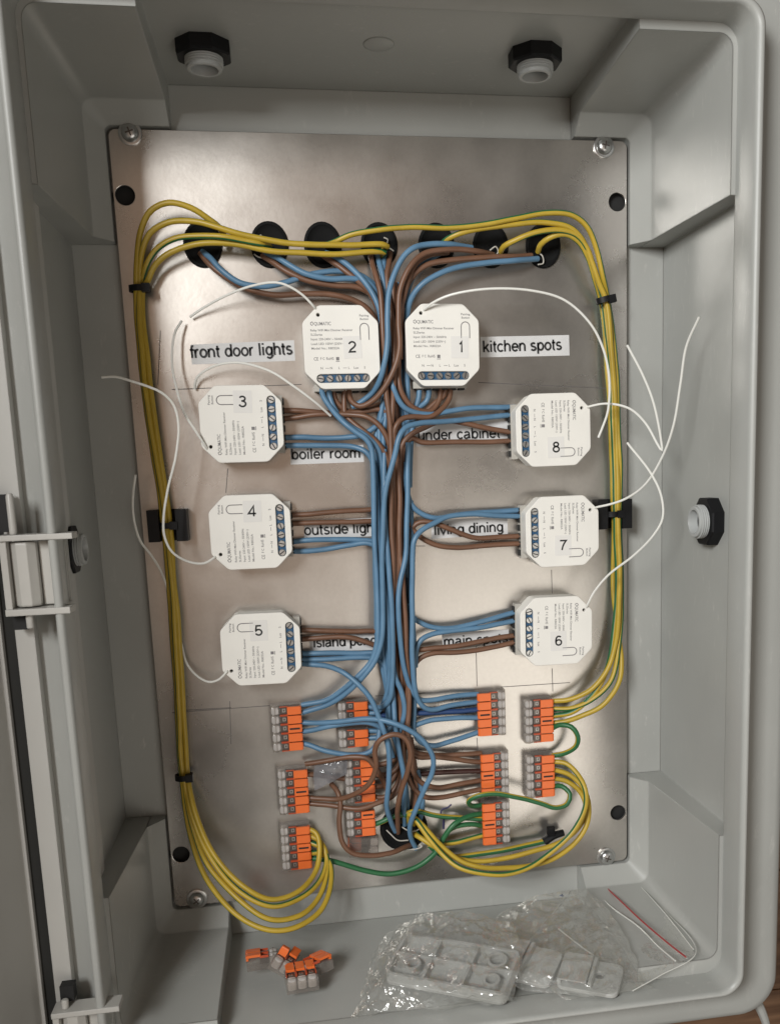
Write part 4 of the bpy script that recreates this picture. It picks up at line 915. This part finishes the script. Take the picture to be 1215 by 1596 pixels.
# ------------------------------------------------------------------ cable ties
def tie(px, py, w, label, h=10, base=False, tilt=0, up=1):
    c = at(px, py, h); e = empty('cable_tie', c); setp(e, label, 'cable tie', 'black cable ties round the earth bundles')
    mb = MB(); n = 24; rx, ry = w/2, w/2*.8
    vs = []
    for hz, k in ((-1.7, 0), (-1.7, .8), (1.7, .8), (1.7, 0)):
        for i in range(n):
            a = 2*math.pi*i/n; vs.append(((rx+k)*math.cos(a), (ry+k)*math.sin(a), hz))
    R = Matrix.Rotation(math.radians(tilt), 3, 'Y'); vs = [R @ Vector(v) for v in vs]
    mb.add(vs, [(a*n+i, a*n+(i+1) % n, ((a+1) % 4)*n+(i+1) % n, ((a+1) % 4)*n+i) for a in range(4) for i in range(n)])
    mb.obj('strap', M_black, e)
    mb = MB(); mb.box((rx*.7, -ry*.8, 0), (4.5, 4, 4.6), R=R); mb.obj('lock_head', M_black, e)
    if base:
        mb = MB(); y1 = c.y
        for sx in (-1, 1): mb.box((sx*(w/2+3.0), (-y1)/2+y1*0-0 + (-y1)*0.0 - y1*0.0 - y1/2*0 - 0, 0), (6.4, 2*abs(y1)*.98, 18.5))
        mb.box((0, -y1-1.2, 0), (w+8, 2.2, 18.5)); mb.obj('mount_base', M_black, e)
tie(218, 450, 10.5, 'black cable tie round the upper left earth bundle', 8)
tie(287, 1211, 9.5, 'black cable tie round the lower left earth bundle', 9)
tie(942, 467, 9.5, 'black cable tie round the upper right earth bundle', 12, tilt=-12)
tie(262, 819, 10, 'black tie and mount holding the left earth bundle beside module 4', 8, base=True)
tie(955, 801, 10, 'black tie and mount holding the right earth bundle beside module 7', 8, base=True)
mb = MB(); tube(mb, spline([at(848,1312,6), at(862,1303,7), at(878,1298,7)]), 3.0, 10, taper=lambda t: 1-.25*t); mb.box(at(858,1296,9), (5,3,6))
setp(mb.obj('crimp_cap', M_black), 'black crimp cap on the green wire end inside the lower right wire loop', 'crimp cap')

# ------------------------------------------------------------------ brackets and bags on the bottom wall
def bracket(corners, thick, label, cells, hole, hz):
    "plate given by four photo points resting near the bottom wall at heights hz"
    P = [atz(px, py, ZF+h) for (px, py), h in zip(corners, hz)]
    O = sum(P, Vector())/4; ux = ((P[1]-P[0])+(P[2]-P[3])).normalized(); uy = ((P[3]-P[0])+(P[2]-P[1])); uy = (uy-ux*uy.dot(ux)).normalized(); uz = ux.cross(uy)
    if uz.z < 0: uz = -uz
    L_ = ((P[1]-P[0]).length+(P[2]-P[3]).length)/2; W_ = ((P[3]-P[0]).length+(P[2]-P[1]).length)/2
    # local x = ux, local z(plan) = -uy..., local -Y = uz
    R = Matrix((ux, -uz, uy)).transposed()
    if R.determinant() < 0: R = Matrix((ux, -uz, -uy)).transposed()
    e = empty('mounting_bracket', O, R); setp(e, label, 'bracket', 'grey plastic mounting brackets in bags')
    hx, hw = L_/2, W_/2
    hs = [circ(x*hx, z*hw, r, 18) for x, z, r in hole]
    sheet('base_plate', rrect(hx, hw, 4, 4), hs, -thick/2, -thick/2+2.4, M_brk, e, bevel=.3)
    mb = MB()
    if cells:
        o = rrect(hx, hw, 4, 4); i_ = rrect(hx-2, hw-2, 3, 4); n = len(o)
        vs = [(x, thick/2-.2-0, z) for x, z in o]; 
        a0, a1 = -(-thick/2+2.3), -(thick/2)
        vs = [(x, a0, z) for x, z in o] + [(x, a1, z) for x, z in o] + [(x, a1, z) for x, z in i_] + [(x, a0, z) for x, z in i_]
        mb.add(vs, [(r*n+k, r*n+(k+1) % n, (r+1)*n+(k+1) % n, (r+1)*n+k) for r in range(3) for k in range(n)])
        for cxx in cells[0]: mb.box((cxx*hx, -1.2*0-thick*.12, 0), (1.6, thick*.7, 2*hw-3))
        for czz in cells[1]: mb.box((0, -thick*.12, czz*hw), (2*hx-3, thick*.7, 1.6))
        for x, z, r in hole:
            mb.lathe((x*hx, thick/2-2.3, z*hw), (0,-1,0), [(r+1.8, 0), (r+1.8, thick-2.3), (r+.1, thick-2.3), (r+.1, 0)], 18)
    else:
        mb.box((-hx*.45, -thick/2+.6, 0), (hx*.9, 1.2, 2*hw-2))
        for sx in (-.92, .1): mb.box((sx*hx, 0, 0), (2, thick*.9, 2*hw-3))
    mb.obj('ribs', M_brk, e)
    return e
bracket([(640,1458),(806,1494),(792,1556),(592,1528)], 8, 'ribbed grey plastic bracket lying in a clear bag, left one', ((-.35,.3),(.05,)), [(-.62,-.35,3.2),(.68,.45,4.2),(.72,-.45,3.2)], [16,16,8,8])
bracket([(785,1462),(880,1484),(850,1535),(748,1510)], 7, 'flat grey plastic bracket beside the ribbed one, middle of the three', None, [(-.6,.5,2.6)], [14,14,7,7])
bracket([(885,1487),(972,1505),(960,1548),(862,1535)], 7, 'smooth grey plastic bracket with one screw hole, right one', None, [(.3,.1,3.0)], [12,12,7,7])

def film(name, grid, m, amp, freq, seed, parent=None, thick=None):
    "grid: rows of photo points with heights over the bottom wall, interpolated and crumpled"
    from mathutils import noise as nz
    rows = [[atz(px, py, ZF+h) for px, py, h in r] for r in grid]
    NU, NV = 92, 74
    def lerp_row(r, t):
        x = t*(len(r)-1); i = min(int(x), len(r)-2); return r[i].lerp(r[i+1], x-i)
    vs = []
    for j in range(NV+1):
        y = j/NV*(len(rows)-1); jj = min(int(y), len(rows)-2)
        for i in range(NU+1):
            a = lerp_row(rows[jj], i/NU); b = lerp_row(rows[jj+1], i/NU); p = a.lerp(b, y-jj)
            q = p*freq + Vector((seed, seed*2, 0))
            d = nz.ridged_multi_fractal(q, 1.0, 2.1, 4, 1.0, 2.0)*.5 - .5
            e2 = min(i, NU-i, j, NV-j)/6; e2 = min(1, .35+.65*e2)
            p = p + Vector((0, 0, 1))*max(d*amp*e2, -6) + Vector((nz.noise(q*1.7)*.3*amp, nz.noise(q*1.9+Vector((5,5,5)))*.3*amp, 0))
            p.z = max(p.z, ZF+.5)
            vs.append(p)
    mb = MB(); mb.add(vs, [(j*(NU+1)+i, j*(NU+1)+i+1, (j+1)*(NU+1)+i+1, (j+1)*(NU+1)+i) for j in range(NV) for i in range(NU)])
    return mb.obj(name, m, parent, angle=24)
bagA = empty('zip_bag'); setp(bagA, 'clear zip bag with a red stripe lying open over the lower right corner', 'plastic bag')
film('film', [[(905,1375,4),(945,1366,6),(985,1362,9)],[(860,1425,6),(960,1405,8),(1035,1418,12)],[(800,1490,8),(930,1480,8),(1083,1488,14)],[(880,1560,3),(985,1545,4),(1030,1520,8)]], M_film, 2.6, .045, 3, bagA)
for nm, m, pts, r in (('red_stripe', M_red, [(934,1374,12),(965,1403,16),(1000,1436,17),(1040,1470,18),(1068,1492,19)], .55),
                      ('seal_ridge', M_zip, [(922,1380,11),(950,1412,14),(995,1445,15),(1025,1475,16),(1052,1498,17)], .5),
                      ('film_edge', M_zip, [(980,1364,12),(1010,1395,15),(1045,1435,17),(1080,1480,18)], .35),
                      ('film_fold', M_zip, [(870,1448,16),(895,1468,14),(925,1490,12)], .4)):
    mb = MB(); tube(mb, spline([atz(px, py, ZF+h) for px, py, h in pts]), r, 6); mb.obj(nm, m, bagA)
mb = MB(); tube(mb, spline([atz(px, py, ZF+h) for px, py, h in [(860,1425,7),(905,1375,5),(945,1366,7),(985,1362,10),(1035,1418,13),(1083,1488,15),(1030,1520,9),(985,1545,5)]]), .3, 6); mb.obj('film_edge', M_zip, bagA)
bagB = empty('plastic_bag'); setp(bagB, 'crumpled clear plastic bag wrapped around the ribbed bracket', 'plastic bag')
film('film', [[(600,1455,8),(650,1425,24),(720,1420,30),(800,1440,24)],[(575,1500,6),(640,1465,24),(740,1470,26),(815,1485,22)],[(560,1560,3),(600,1530,16),(700,1548,17),(800,1555,14)],[(545,1592,1),(610,1575,4),(700,1572,5),(800,1562,5)]], M_film2, 6.0, .075, 11, bagB)
bagC = empty('plastic_bag'); setp(bagC, 'crumpled clear plastic bag over the two flat brackets, beside the ribbed one', 'plastic bag')
film('film', [[(775,1425,14),(840,1395,28),(910,1385,24),(950,1420,20)],[(770,1455,16),(860,1440,22),(940,1455,18),(990,1490,14)],[(745,1500,14),(830,1520,14),(920,1540,13),(1000,1530,9)],[(740,1520,6),(830,1548,5),(930,1556,4),(1020,1540,3)]], M_film2, 5.0, .07, 23, bagC)
# small glossy scrap of clear bag between the brown connectors
mb = MB(); 
G = [[(492,1186,7),(536,1180,9),(541,1186,9)],[(488,1208,6),(520,1200,11),(540,1205,9)],[(490,1232,5),(512,1222,12),(540,1206,8)]]
from mathutils import noise as nz
rows = [[at(*q) for q in r] for r in G]; vs = []
NU = 16
for j in range(NU+1):
    y = j/NU*2; jj = min(int(y), 1)
    for i in range(NU+1):
        x = i/NU*2; ii = min(int(x), 1)
        a = rows[jj][ii].lerp(rows[jj][ii+1], x-ii); b = rows[jj+1][ii].lerp(rows[jj+1][ii+1], x-ii)
        p = a.lerp(b, y-jj); p.y -= 1.6*nz.noise(p*.25); vs.append(p)
mb.add(vs, [(j*(NU+1)+i, j*(NU+1)+i+1, (j+1)*(NU+1)+i+1, (j+1)*(NU+1)+i) for j in range(NU) for i in range(NU)])
setp(mb.obj('plastic_scrap', clear('scrap_film', (.55,.55,.58), (.35,.35,.37), .08, (90, .6), .35)), 'glossy scrap of clear plastic between the two brown wire connectors on the left', 'plastic scrap')
# crumbs and screws left in the lower corners
mb = MB(); q = atz(880, 1393, ZF+2)
for k in range(9): mb.box(q + Vector((random.uniform(-7,7), random.uniform(-3,3), random.uniform(-1,1))), (random.uniform(1,4), random.uniform(.4,1), .8), R=Matrix.Rotation(random.uniform(0,3),3,'Z'))
setp(mb.obj('wire_offcuts', M_dblue), 'small dark wire offcuts on the enclosure floor above the clear bags', 'wire offcuts', kind='stuff')
